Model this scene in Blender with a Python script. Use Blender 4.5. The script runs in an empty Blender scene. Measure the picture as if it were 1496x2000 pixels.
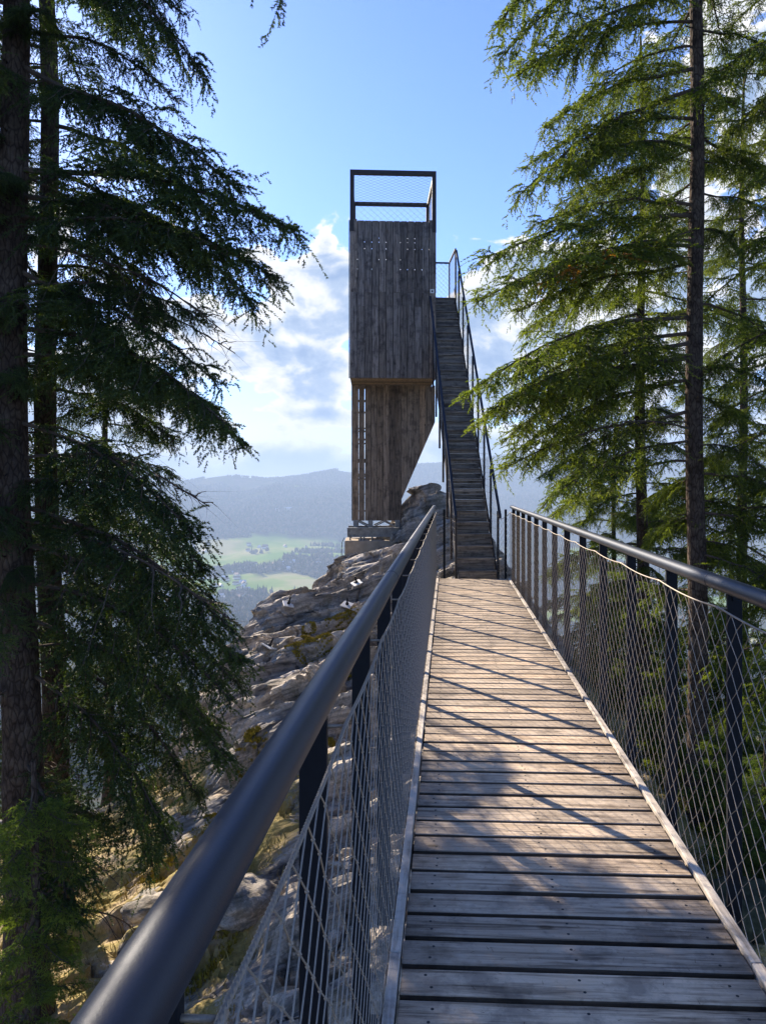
import bpy, math, numpy as np
from mathutils import Vector, Matrix, Quaternion

# ---------------------------------------------------------------- camera, world, sun, exposure
SC = bpy.context.scene
COL = SC.collection
TH = math.radians(2.8)                     # the camera looks a little to the left of the bridge axis
FPX, CX, CY, EYE = 1500.0, 802.0, 945.0, 1.6
camd = bpy.data.cameras.new('camera'); cam = bpy.data.objects.new('camera', camd); COL.objects.link(cam)
camd.sensor_fit = 'VERTICAL'; camd.sensor_height = 36.0; camd.lens = FPX / 2000 * 36
camd.shift_x = -54 / 2000; camd.shift_y = -55 / 2000
camd.clip_start = 0.05; camd.clip_end = 30000
cam.location = (0, 0, EYE); cam.rotation_euler = (math.radians(90), 0, TH)
SC.camera = cam

SUN_AZ = math.radians(-38); SUN_EL = math.radians(28)      # left of the bridge axis, high enough to be out of frame
SUN_DIR = Vector((math.sin(SUN_AZ) * math.cos(SUN_EL), math.cos(SUN_AZ) * math.cos(SUN_EL), math.sin(SUN_EL)))
sd = bpy.data.lights.new('sun', 'SUN'); sd.energy = 5.0; sd.angle = math.radians(0.5); sd.color = (1.0, 0.87, 0.70)
so = bpy.data.objects.new('sun', sd); COL.objects.link(so)
so.rotation_euler = SUN_DIR.to_track_quat('Z', 'Y').to_euler()

SC.view_settings.view_transform = 'Standard'; SC.view_settings.look = 'None'
SC.view_settings.gamma = 1.0; SC.view_settings.exposure = 1.5
SC.render.engine = 'CYCLES'
SC.cycles.max_bounces = 6; SC.cycles.diffuse_bounces = 3; SC.cycles.transparent_max_bounces = 8
SC.cycles.volume_bounces = 0; SC.cycles.use_denoising = True

def N(nt, typ, loc=None, **kw):
    n = nt.nodes.new(typ)
    for k, v in kw.items():
        if k.startswith('i_'):
            key = k[2:]; key = int(key) if key.isdigit() else key
            n.inputs[key].default_value = v
        else: setattr(n, k, v)
    return n
def L(nt, a, b): nt.links.new(a, b)
def math_n(nt, op, a, b=None, c=None, clamp=False):
    n = nt.nodes.new('ShaderNodeMath'); n.operation = op; n.use_clamp = clamp
    for i, v in enumerate((a, b, c)):
        if v is None: continue
        if isinstance(v, (int, float)): n.inputs[i].default_value = v
        else: nt.links.new(v, n.inputs[i])
    return n.outputs[0]
def ramp(nt, fac, stops, interp='LINEAR'):
    n = nt.nodes.new('ShaderNodeValToRGB'); n.color_ramp.interpolation = interp
    els = n.color_ramp.elements
    while len(els) < len(stops): els.new(0.5)
    for e, (p, c) in zip(els, stops):
        e.position = p; e.color = (*c, 1) if len(c) == 3 else c
    nt.links.new(fac, n.inputs[0]); return n
def mixc(nt, fac, a, b, mode='MIX'):
    n = nt.nodes.new('ShaderNodeMix'); n.data_type = 'RGBA'; n.blend_type = mode
    for i, v in ((0, fac), (6, a), (7, b)):
        if isinstance(v, (int, float)): n.inputs[i].default_value = v
        elif isinstance(v, tuple): n.inputs[i].default_value = (*v, 1) if len(v) == 3 else v
        else: nt.links.new(v, n.inputs[i])
    return n.outputs[2]

W = bpy.data.worlds.new('World'); SC.world = W; W.use_nodes = True
nt = W.node_tree; nt.nodes.clear()
tc = N(nt, 'ShaderNodeTexCoord')
sky = N(nt, 'ShaderNodeTexSky', sky_type='NISHITA', sun_disc=False, sun_elevation=SUN_EL, sun_rotation=SUN_AZ,
        altitude=900, air_density=1.0, dust_density=0.6, ozone_density=3.0)
sep = N(nt, 'ShaderNodeSeparateXYZ'); L(nt, tc.outputs['Generated'], sep.inputs[0])
azn = math_n(nt, 'ARCTAN2', sep.outputs[0], sep.outputs[1])
eln = math_n(nt, 'ARCSINE', sep.outputs[2])
ae = N(nt, 'ShaderNodeCombineXYZ'); L(nt, azn, ae.inputs[0]); L(nt, eln, ae.inputs[1])
def ang(px, py):           # photo pixel -> (azimuth, elevation) from the bridge axis
    a = math.atan((px - CX) / FPX); e = math.atan((CY - py) / FPX * math.cos(a)); return a - TH, e
# the cloud field: soft bumps at the places where clouds stand, broken up by noise
CL = [  # px, py, rx, ry, strength
    (640, 480, 55, 75, 1.0), (690, 560, 190, 90, 1.0), (600, 620, 150, 70, 1.0), (520, 700, 220, 62, 1.0), (400, 640, 210, 60, 0.9),
    (650, 730, 110, 60, 1.0), (640, 815, 110, 24, 0.72), (500, 800, 60, 12, 0.6), (560, 905, 420, 40, 0.95), (300, 880, 300, 90, 0.9),
    (960, 590, 110, 80, 1.0), (1030, 520, 110, 60, 0.9), (960, 740, 130, 95, 1.0), (1120, 640, 220, 130, 1.0), (1000, 870, 260, 70, 0.95),
    (1300, 760, 330, 260, 1.0), (1460, 560, 230, 260, 1.0), (1500, 230, 130, 320, 0.9), (1400, 90, 80, 130, 0.7), (1800, 400, 420, 600, 1.0),
    (100, 800, 260, 120, 0.9), (-500, 700, 700, 200, 0.9), (60, 420, 130, 160, 0.55)]
bias = None
for (px, py, rx, ry, s) in CL:
    a, e = ang(px, py)
    m = N(nt, 'ShaderNodeMapping', vector_type='TEXTURE')
    m.inputs['Location'].default_value = (a, e, 0); m.inputs['Scale'].default_value = (rx / FPX, ry / FPX, 1)
    L(nt, ae.outputs[0], m.inputs[0])
    ln = N(nt, 'ShaderNodeVectorMath', operation='LENGTH'); L(nt, m.outputs[0], ln.inputs[0])
    v = math_n(nt, 'MULTIPLY', math_n(nt, 'SUBTRACT', 1.25, ln.outputs['Value']), s)
    v = math_n(nt, 'MINIMUM', v, s)
    bias = v if bias is None else math_n(nt, 'SMOOTH_MAX', bias, v, 0.25)
sc1 = N(nt, 'ShaderNodeMapping'); sc1.inputs['Scale'].default_value = (9, 14, 1); sc1.inputs['Location'].default_value = (3.1, 1.7, 0)
L(nt, ae.outputs[0], sc1.inputs[0])
nz = N(nt, 'ShaderNodeTexNoise', noise_dimensions='3D'); nz.inputs['Scale'].default_value = 1.0; nz.inputs['Detail'].default_value = 9
nz.inputs['Roughness'].default_value = 0.58; nz.inputs['Distortion'].default_value = 0.35
L(nt, sc1.outputs[0], nz.inputs['Vector'])
nz2 = N(nt, 'ShaderNodeTexNoise'); nz2.inputs['Scale'].default_value = 2.3; nz2.inputs['Detail'].default_value = 6; nz2.inputs['Roughness'].default_value = 0.55
L(nt, sc1.outputs[0], nz2.inputs['Vector'])
nn = math_n(nt, 'MULTIPLY', math_n(nt, 'SUBTRACT', nz.outputs[0], 0.5), 3.4)
dens = math_n(nt, 'ADD', bias, nn)                       # > ~0.35 is cloud
dens = math_n(nt, 'ADD', dens, math_n(nt, 'MULTIPLY', math_n(nt, 'SUBTRACT', nz2.outputs[0], 0.5), 1.2))
alpha = N(nt, 'ShaderNodeMapRange', interpolation_type='SMOOTHSTEP'); L(nt, dens, alpha.inputs[0])
alpha.inputs[1].default_value = 0.27; alpha.inputs[2].default_value = 0.50
ccol = ramp(nt, math_n(nt, 'MULTIPLY', dens, 0.5), [(0.1, (0.85, 0.90, 0.98)), (0.22, (1.12, 1.09, 1.05)), (0.34, (0.85, 0.88, 0.95)), (0.47, (0.47, 0.59, 0.80)), (0.62, (0.31, 0.44, 0.69)), (0.9, (0.40, 0.53, 0.74))])
bg1 = N(nt, 'ShaderNodeBackground'); bg1.inputs[1].default_value = 0.080
# slight cool tint of the clear sky
skc = mixc(nt, 1.0, sky.outputs[0], (0.70, 0.84, 1.22), 'MULTIPLY')
L(nt, skc, bg1.inputs[0])
bg2 = N(nt, 'ShaderNodeBackground'); bg2.inputs[1].default_value = 0.40; L(nt, ccol.outputs[0], bg2.inputs[0])
mx = N(nt, 'ShaderNodeMixShader'); L(nt, alpha.outputs[0], mx.inputs[0]); L(nt, bg1.outputs[0], mx.inputs[1]); L(nt, bg2.outputs[0], mx.inputs[2])
# no clouds below the horizon
wo = N(nt, 'ShaderNodeOutputWorld'); L(nt, mx.outputs[0], wo.inputs[0])
W.cycles.sampling_method = 'MANUAL'; W.cycles.sample_map_resolution = 512

# ---------------------------------------------------------------- helpers
rng = np.random.default_rng(7)
cT, sT = math.cos(TH), math.sin(TH)
def P(px, py, D):          # world point seen at photo pixel (px, py) at depth D
    X = (px - CX) / FPX * D; Z = (CY - py) / FPX * D
    return np.array([X * cT - D * sT, X * sT + D * cT, EYE + Z])
def px_of(p):              # inverse, for checks and for culling
    x, y, z = p; X = x * cT + y * sT; D = -x * sT + y * cT
    return CX + FPX * X / D, CY - FPX * (z - EYE) / D, D

def tag(o, label=None, cat=None, group=None, kind=None):
    if label: o['label'] = label
    if cat: o['category'] = cat
    if group: o['group'] = group
    if kind: o['kind'] = kind
    return o
def empty(name, loc=(0, 0, 0), rz=0.0):
    o = bpy.data.objects.new(name, None); o.location = loc; o.rotation_euler = (0, 0, rz); o.empty_display_size = 0.3
    COL.objects.link(o); return o

class MB:
    """collects polygons; built as ONE mesh object. rnd = a random number per piece for the material."""
    def __init__(s): s.V = []; s.F = []; s.R = []; s.n = 0; s.M = []
    def add(s, V, F, rnd=0.0, mi=0):
        V = np.asarray(V, float); F = np.asarray(F, int)
        s.V.append(V); s.F.append((F + s.n, mi)); s.n += len(V)
        s.R.append(np.broadcast_to(np.asarray(rnd, float), (len(V),)).copy())
    def box(s, x0, x1, y0, y1, z0, z1, rnd=0.0, ch=0.0, mi=0):
        if ch <= 0:
            V = [(x, y, z) for z in (z0, z1) for y in (y0, y1) for x in (x0, x1)]
            F = [(0, 2, 3, 1), (4, 5, 7, 6), (0, 1, 5, 4), (2, 6, 7, 3), (0, 4, 6, 2), (1, 3, 7, 5)]
            s.add(V, F, rnd, mi); return
        # chamfered box: 24 vertices
        c = ch; V = []; idx = {}
        for ix, X in enumerate((x0, x1)):
            for iy, Y in enumerate((y0, y1)):
                for iz, Z in enumerate((z0, z1)):
                    sx = 1 if ix == 0 else -1; sy = 1 if iy == 0 else -1; sz = 1 if iz == 0 else -1
                    idx[(ix, iy, iz, 0)] = len(V); V.append((X, Y + sy * c, Z + sz * c))
                    idx[(ix, iy, iz, 1)] = len(V); V.append((X + sx * c, Y, Z + sz * c))
                    idx[(ix, iy, iz, 2)] = len(V); V.append((X + sx * c, Y + sy * c, Z))
        Q = []; T = []
        for i in (0, 1):
            q = [idx[(i, 0, 0, 0)], idx[(i, 1, 0, 0)], idx[(i, 1, 1, 0)], idx[(i, 0, 1, 0)]]; Q.append(q if i else q[::-1])
            q = [idx[(0, i, 0, 1)], idx[(1, i, 0, 1)], idx[(1, i, 1, 1)], idx[(0, i, 1, 1)]]; Q.append(q[::-1] if i else q)
            q = [idx[(0, 0, i, 2)], idx[(1, 0, i, 2)], idx[(1, 1, i, 2)], idx[(0, 1, i, 2)]]; Q.append(q if i else q[::-1])
        for a in (0, 1):
            for b in (0, 1):
                Q.append([idx[(0, a, b, 1)], idx[(1, a, b, 1)], idx[(1, a, b, 2)], idx[(0, a, b, 2)]])
                Q.append([idx[(a, 0, b, 0)], idx[(a, 1, b, 0)], idx[(a, 1, b, 2)], idx[(a, 0, b, 2)]])
                Q.append([idx[(a, b, 0, 0)], idx[(a, b, 1, 0)], idx[(a, b, 1, 1)], idx[(a, b, 0, 1)]])
                for d in (0, 1): T.append([idx[(a, b, d, 0)], idx[(a, b, d, 1)], idx[(a, b, d, 2)]])
        s.add(V, Q, rnd, mi); n0 = s.n - len(V); s.F.append((np.array(T) + n0, mi))
    def tube(s, pts, r, k=8, rnd=0.0, cap=True, mi=0):
        pts = np.asarray(pts, float); n = len(pts); r = np.broadcast_to(np.asarray(r, float), (n,))
        t = np.gradient(pts, axis=0); t /= np.linalg.norm(t, axis=1)[:, None] + 1e-12
        up = np.array([0, 0, 1.0]) if abs(t[0][2]) < 0.9 else np.array([0, 1.0, 0])
        u = np.cross(t, up); u /= np.linalg.norm(u, axis=1)[:, None] + 1e-12; v = np.cross(t, u)
        a = np.arange(k) * 2 * math.pi / k
        V = pts[:, None, :] + r[:, None, None] * (np.cos(a)[None, :, None] * u[:, None, :] + np.sin(a)[None, :, None] * v[:, None, :])
        i = np.arange(n - 1)[:, None] * k; j = np.arange(k)[None, :]; j2 = (j + 1) % k
        F = np.stack([i + j, i + j2, i + k + j2, i + k + j], -1).reshape(-1, 4)
        base = s.n; s.add(V.reshape(-1, 3), F, rnd, mi)
        if cap:
            if k == 4: s.F.append((np.array([[3, 2, 1, 0], [n * 4 - 4, n * 4 - 3, n * 4 - 2, n * 4 - 1]]) + base, mi))
            else:
                s.F.append((np.array([list(range(k))[::-1]]) + base, mi)); s.F.append((np.array([list(range((n - 1) * k, n * k))]) + base, mi))
    def build(s, name, mats, parent=None, smooth=False, xf=None):
        V = np.concatenate(s.V)
        if xf is not None: V = xf(V)
        me = bpy.data.meshes.new(name)
        me.vertices.add(len(V)); me.vertices.foreach_set('co', V.astype(np.float32).ravel())
        lens = np.concatenate([np.full(len(F), F.shape[1]) for F, m in s.F]); idx = np.concatenate([F.ravel() for F, m in s.F])
        me.loops.add(len(idx)); me.loops.foreach_set('vertex_index', idx.astype(np.int32))
        st = np.concatenate([[0], np.cumsum(lens)[:-1]])
        me.polygons.add(len(lens)); me.polygons.foreach_set('loop_start', st.astype(np.int32)); me.polygons.foreach_set('loop_total', lens.astype(np.int32))
        mi = np.concatenate([np.full(len(F), m) for F, m in s.F]); me.polygons.foreach_set('material_index', mi.astype(np.int32))
        me.polygons.foreach_set('use_smooth', np.full(len(lens), smooth))
        at = me.attributes.new('rnd', 'FLOAT', 'POINT'); at.data.foreach_set('value', np.concatenate(s.R).astype(np.float32))
        me.update(calc_edges=True); me.validate()
        for m in (mats if isinstance(mats, (list, tuple)) else [mats]): me.materials.append(m)
        o = bpy.data.objects.new(name, me); COL.objects.link(o); o.parent = parent
        return o

def _h(ix, iy, iz, seed):
    n = (ix * 374761393 + iy * 668265263 + iz * 2147483647 + seed * 974634777) & 0xFFFFFFFF
    n = ((n ^ (n >> 13)) * 1274126177) & 0xFFFFFFFF
    n = ((n ^ (n >> 16)) * 2246822519) & 0xFFFFFFFF
    return ((n ^ (n >> 15)) & 0xFFFFFF) / float(0xFFFFFF)
def vnoise(x, y, z=0.0, seed=0):
    x, y, z = np.broadcast_arrays(np.asarray(x, float), np.asarray(y, float), np.asarray(z, float))
    ix, iy, iz = np.floor(x).astype(np.int64), np.floor(y).astype(np.int64), np.floor(z).astype(np.int64)
    fx, fy, fz = x - ix, y - iy, z - iz
    fx, fy, fz = [f * f * f * (f * (f * 6 - 15) + 10) for f in (fx, fy, fz)]
    r = 0
    for a in (0, 1):
        for b in (0, 1):
            for c in (0, 1):
                r = r + _h(ix + a, iy + b, iz + c, seed) * (fx if a else 1 - fx) * (fy if b else 1 - fy) * (fz if c else 1 - fz)
    return r * 2 - 1
def fbm(x, y, z=0.0, o=5, g=0.5, seed=0):
    r = 0; a = 1.0
    for i in range(o):
        r = r + a * vnoise(np.asarray(x) * 2 ** i, np.asarray(y) * 2 ** i, np.asarray(z) * 2 ** i, seed + i * 17); a *= g
    return r
def sstep(a, b, x): t = np.clip((x - a) / (b - a), 0, 1); return t * t * (3 - 2 * t)

# ---------------------------------------------------------------- materials
def newmat(name):
    m = bpy.data.materials.new(name); m.use_nodes = True; nt = m.node_tree; nt.nodes.clear()
    b = nt.nodes.new('ShaderNodeBsdfPrincipled'); o = nt.nodes.new('ShaderNodeOutputMaterial'); nt.links.new(b.outputs[0], o.inputs[0])
    return m, nt, b, o
def wood_mat(name, cols, axis, rough=0.75, spec=0.25, bump=0.35, knots=True, ends=False, grain=1.0, pv=1.0, sides=1.0):
    """weathered planks; axis = direction of the grain; the 'rnd' attribute tells planks apart."""
    m, nt, b, o = newmat(name)
    tc = N(nt, 'ShaderNodeTexCoord'); at = N(nt, 'ShaderNodeAttribute', attribute_name='rnd')
    sc = [42 * grain, 42 * grain, 42 * grain]; sc[axis] = 2.2 * grain
    off = N(nt, 'ShaderNodeVectorMath', operation='SCALE'); off.inputs[0].default_value = (17.3, 31.7, 23.1); L(nt, at.outputs['Fac'], off.inputs['Scale'])
    ad = N(nt, 'ShaderNodeVectorMath', operation='ADD'); L(nt, tc.outputs['Object'], ad.inputs[0]); L(nt, off.outputs[0], ad.inputs[1])
    mp = N(nt, 'ShaderNodeMapping'); mp.inputs['Scale'].default_value = sc; L(nt, ad.outputs[0], mp.inputs[0])
    n1 = N(nt, 'ShaderNodeTexNoise', i_Scale=1.0, i_Detail=7.0, i_Roughness=0.62, i_Distortion=0.6); L(nt, mp.outputs[0], n1.inputs['Vector'])
    n2 = N(nt, 'ShaderNodeTexNoise', i_Scale=5.0, i_Detail=6.0, i_Roughness=0.65); L(nt, ad.outputs[0], n2.inputs['Vector'])
    n3 = N(nt, 'ShaderNodeTexNoise', i_Scale=45.0, i_Detail=4.0, i_Roughness=0.7); L(nt, ad.outputs[0], n3.inputs['Vector'])
    c1 = ramp(nt, n1.outputs[0], [(0.33, cols[0]), (0.46, cols[1]), (0.58, cols[2]), (0.72, cols[1])])
    st = ramp(nt, n2.outputs[0], [(0.36, (0.42, 0.42, 0.44)), (0.50, (1, 1, 1)), (0.72, (1.0, 0.95, 0.88))])
    c = mixc(nt, 0.8, c1.outputs[0], st.outputs[0], 'MULTIPLY')
    wn = N(nt, 'ShaderNodeTexWhiteNoise', noise_dimensions='1D'); L(nt, math_n(nt, 'MULTIPLY', at.outputs['Fac'], 91.7), wn.inputs['W'])
    pl = ramp(nt, wn.outputs[0], [(0.0, tuple(v ** pv for v in (0.70, 0.68, 0.66))), (0.35, tuple(v ** pv for v in (0.92, 0.90, 0.87))), (0.7, (1.05, 1.03, 1.0)), (1.0, tuple(v ** pv for v in (1.25, 1.16, 1.04)))])
    c = mixc(nt, 1.0, c, pl.outputs[0], 'MULTIPLY')
    sp = ramp(nt, n3.outputs[0], [(0.30, (0.6, 0.6, 0.6)), (0.45, (1, 1, 1))])
    c = mixc(nt, 0.6, c, sp.outputs[0], 'MULTIPLY')
    if knots:
        vo = N(nt, 'ShaderNodeTexVoronoi', feature='F1', i_Scale=1.0)
        ks = [6.0, 6.0, 6.0]; ks[axis] = 2.6
        mk = N(nt, 'ShaderNodeMapping'); mk.inputs['Scale'].default_value = ks; L(nt, ad.outputs[0], mk.inputs[0]); L(nt, mk.outputs[0], vo.inputs['Vector'])
        kn = ramp(nt, vo.outputs['Distance'], [(0.05, (0.30, 0.26, 0.22)), (0.10, (1, 1, 1))])
        c = mixc(nt, 0.85, c, kn.outputs[0], 'MULTIPLY')
    if sides < 1:     # shade of the plank gaps painted in: faces not pointing up are darkened
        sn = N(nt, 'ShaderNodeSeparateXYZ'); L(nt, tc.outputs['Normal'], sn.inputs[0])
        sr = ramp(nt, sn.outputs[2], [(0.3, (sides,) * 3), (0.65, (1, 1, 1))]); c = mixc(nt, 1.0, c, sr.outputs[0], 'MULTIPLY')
    if ends:          # dirt and algae worn into the plank ends
        sx = N(nt, 'ShaderNodeSeparateXYZ'); L(nt, tc.outputs['Object'], sx.inputs[0])
        dd = math_n(nt, 'ABSOLUTE', math_n(nt, 'SUBTRACT', sx.outputs[0], 0.42))
        e = math_n(nt, 'ADD', math_n(nt, 'MULTIPLY', dd, 1.6), math_n(nt, 'MULTIPLY', n2.outputs[0], 1.5))
        er = ramp(nt, math_n(nt, 'MULTIPLY', e, 0.5), [(0.68, (1, 1, 1)), (0.90, (0.42, 0.42, 0.43))]); c = mixc(nt, 1.0, c, er.outputs[0], 'MULTIPLY')
    L(nt, c, b.inputs['Base Color'])
    b.inputs['Specular IOR Level'].default_value = spec
    rr = N(nt, 'ShaderNodeMapRange', i_3=rough - 0.12, i_4=rough + 0.12); L(nt, n1.outputs[0], rr.inputs[0]); L(nt, rr.outputs[0], b.inputs['Roughness'])
    bp = N(nt, 'ShaderNodeBump', i_Strength=bump, i_Distance=0.006)
    hh = math_n(nt, 'ADD', n1.outputs[0], math_n(nt, 'MULTIPLY', n3.outputs[0], 0.35)); L(nt, hh, bp.inputs['Height']); L(nt, bp.outputs[0], b.inputs['Normal'])
    return m
def plain_mat(name, col, rough=0.5, metal=0.0, spec=0.5, var=0.25, scale=30.0, bump=0.0, coat=0.0):
    m, nt, b, o = newmat(name)
    tc = N(nt, 'ShaderNodeTexCoord'); n1 = N(nt, 'ShaderNodeTexNoise', i_Scale=scale, i_Detail=6.0, i_Roughness=0.65); L(nt, tc.outputs['Object'], n1.inputs['Vector'])
    lo = tuple(c * (1 - var) for c in col); hi = tuple(min(1, c * (1 + var)) for c in col)
    r = ramp(nt, n1.outputs[0], [(0.3, lo), (0.7, hi)]); L(nt, r.outputs[0], b.inputs['Base Color'])
    b.inputs['Metallic'].default_value = metal; b.inputs['Specular IOR Level'].default_value = spec; b.inputs['Coat Weight'].default_value = coat
    rr = N(nt, 'ShaderNodeMapRange', i_3=max(0, rough - 0.1), i_4=min(1, rough + 0.1)); L(nt, n1.outputs[0], rr.inputs[0]); L(nt, rr.outputs[0], b.inputs['Roughness'])
    if bump > 0:
        bp = N(nt, 'ShaderNodeBump', i_Strength=bump, i_Distance=0.004); L(nt, n1.outputs[0], bp.inputs['Height']); L(nt, bp.outputs[0], b.inputs['Normal'])
    return m

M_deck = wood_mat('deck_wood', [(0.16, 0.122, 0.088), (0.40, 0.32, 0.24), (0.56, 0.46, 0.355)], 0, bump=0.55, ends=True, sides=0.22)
M_edge = wood_mat('edge_wood', [(0.26, 0.22, 0.18), (0.47, 0.42, 0.36), (0.56, 0.51, 0.45)], 1, knots=False)
M_step = wood_mat('step_wood', [(0.07, 0.06, 0.05), (0.19, 0.165, 0.14), (0.31, 0.27, 0.23)], 0, bump=0.5)
M_clad = wood_mat('cladding_wood', [(0.060, 0.052, 0.048), (0.155, 0.137, 0.126), (0.27, 0.242, 0.222)], 2, bump=0.45, pv=1.7)
M_clad2 = wood_mat('brown_cladding_wood', [(0.060, 0.045, 0.033), (0.165, 0.130, 0.098), (0.28, 0.222, 0.17)], 2, bump=0.45, pv=1.7)
M_paint = plain_mat('dark_coated_steel', (0.018, 0.025, 0.040), rough=0.44, metal=0.45, spec=0.5, var=0.12, scale=420.0, bump=0.10)
M_post = plain_mat('black_steel', (0.010, 0.011, 0.014), rough=0.6, spec=0.15, var=0.2, scale=60.0)
M_rope = plain_mat('steel_rope', (0.30, 0.25, 0.195), rough=0.5, metal=0.35, var=0.2, scale=200.0)
M_galv = plain_mat('galvanised_steel', (0.20, 0.21, 0.21), rough=0.5, metal=0.6, var=0.35, scale=12.0)
M_corten = plain_mat('brown_steel', (0.028, 0.020, 0.017), rough=0.6, metal=0.2, var=0.4, scale=14.0)
M_conc = plain_mat('concrete', (0.36, 0.29, 0.21), rough=0.9, spec=0.2, var=0.25, scale=5.0, bump=0.4)
M_screw = plain_mat('screw_steel', (0.02, 0.02, 0.022), rough=0.6, metal=0.3)
M_white = plain_mat('white_enamel', (0.72, 0.72, 0.70), rough=0.5, var=0.08)
M_plate = plain_mat('pale_plate', (0.62, 0.60, 0.56), rough=0.6, var=0.2, scale=20.0)

def bark_mat():
    m, nt, b, o = newmat('spruce_bark')
    tc = N(nt, 'ShaderNodeTexCoord'); mp = N(nt, 'ShaderNodeMapping'); mp.inputs['Scale'].default_value = (26, 26, 9); L(nt, tc.outputs['Object'], mp.inputs[0])
    vo = N(nt, 'ShaderNodeTexVoronoi', feature='DISTANCE_TO_EDGE', i_Scale=1.0); L(nt, mp.outputs[0], vo.inputs['Vector'])
    n1 = N(nt, 'ShaderNodeTexNoise', i_Scale=7.0, i_Detail=7.0, i_Roughness=0.7); L(nt, tc.outputs['Object'], n1.inputs['Vector'])
    c = ramp(nt, n1.outputs[0], [(0.3, (0.036, 0.026, 0.020)), (0.5, (0.080, 0.057, 0.042)), (0.66, (0.125, 0.097, 0.072)), (0.8, (0.075, 0.082, 0.04))])
    e = ramp(nt, vo.outputs['Distance'], [(0.0, (0.35, 0.33, 0.3)), (0.14, (1, 1, 1))])
    L(nt, mixc(nt, 0.9, c.outputs[0], e.outputs[0], 'MULTIPLY'), b.inputs['Base Color'])
    b.inputs['Roughness'].default_value = 0.95; b.inputs['Specular IOR Level'].default_value = 0.15
    bp = N(nt, 'ShaderNodeBump', i_Strength=0.9, i_Distance=0.02)
    L(nt, math_n(nt, 'ADD', math_n(nt, 'MULTIPLY', vo.outputs['Distance'], 1.2), n1.outputs[0]), bp.inputs['Height']); L(nt, bp.outputs[0], b.inputs['Normal'])
    return m
M_bark = bark_mat()
def needle_mat(name, dark, light, brown=(0.30, 0.13, 0.02), trans=0.35):
    m, nt, b, o = newmat(name)
    at = N(nt, 'ShaderNodeAttribute', attribute_name='rnd'); oi = N(nt, 'ShaderNodeObjectInfo')
    c = ramp(nt, at.outputs['Fac'], [(0.0, dark), (0.55, tuple((a + b_) / 2 for a, b_ in zip(dark, light))), (0.95, light), (0.97, brown), (1.0, brown)])
    v = ramp(nt, oi.outputs['Random'], [(0, (0.75, 0.8, 0.85)), (1, (1.25, 1.15, 0.95))])
    cc = mixc(nt, 1.0, c.outputs[0], v.outputs[0], 'MULTIPLY')
    L(nt, cc, b.inputs['Base Color']); b.inputs['Roughness'].default_value = 0.55; b.inputs['Specular IOR Level'].default_value = 0.35
    tr = N(nt, 'ShaderNodeBsdfTranslucent'); L(nt, mixc(nt, 1.0, cc, (1.5, 1.6, 0.6), 'MULTIPLY'), tr.inputs[0])
    ms = N(nt, 'ShaderNodeMixShader', i_Fac=trans); L(nt, b.outputs[0], ms.inputs[1]); L(nt, tr.outputs[0], ms.inputs[2]); L(nt, ms.outputs[0], o.inputs[0])
    return m
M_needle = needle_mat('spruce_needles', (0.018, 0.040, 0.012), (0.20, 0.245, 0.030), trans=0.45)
M_needle_shaded = needle_mat('shaded_spruce_needles', (0.014, 0.030, 0.013), (0.070, 0.105, 0.024), trans=0.32)  # shade on the left spruces put into a darker needle colour
M_needle_l = needle_mat('young_spruce_needles', (0.06, 0.10, 0.02), (0.19, 0.25, 0.04), trans=0.4)
M_twig = plain_mat('twig_bark', (0.085, 0.062, 0.045), rough=0.9, spec=0.15, var=0.4, scale=9.0)

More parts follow.
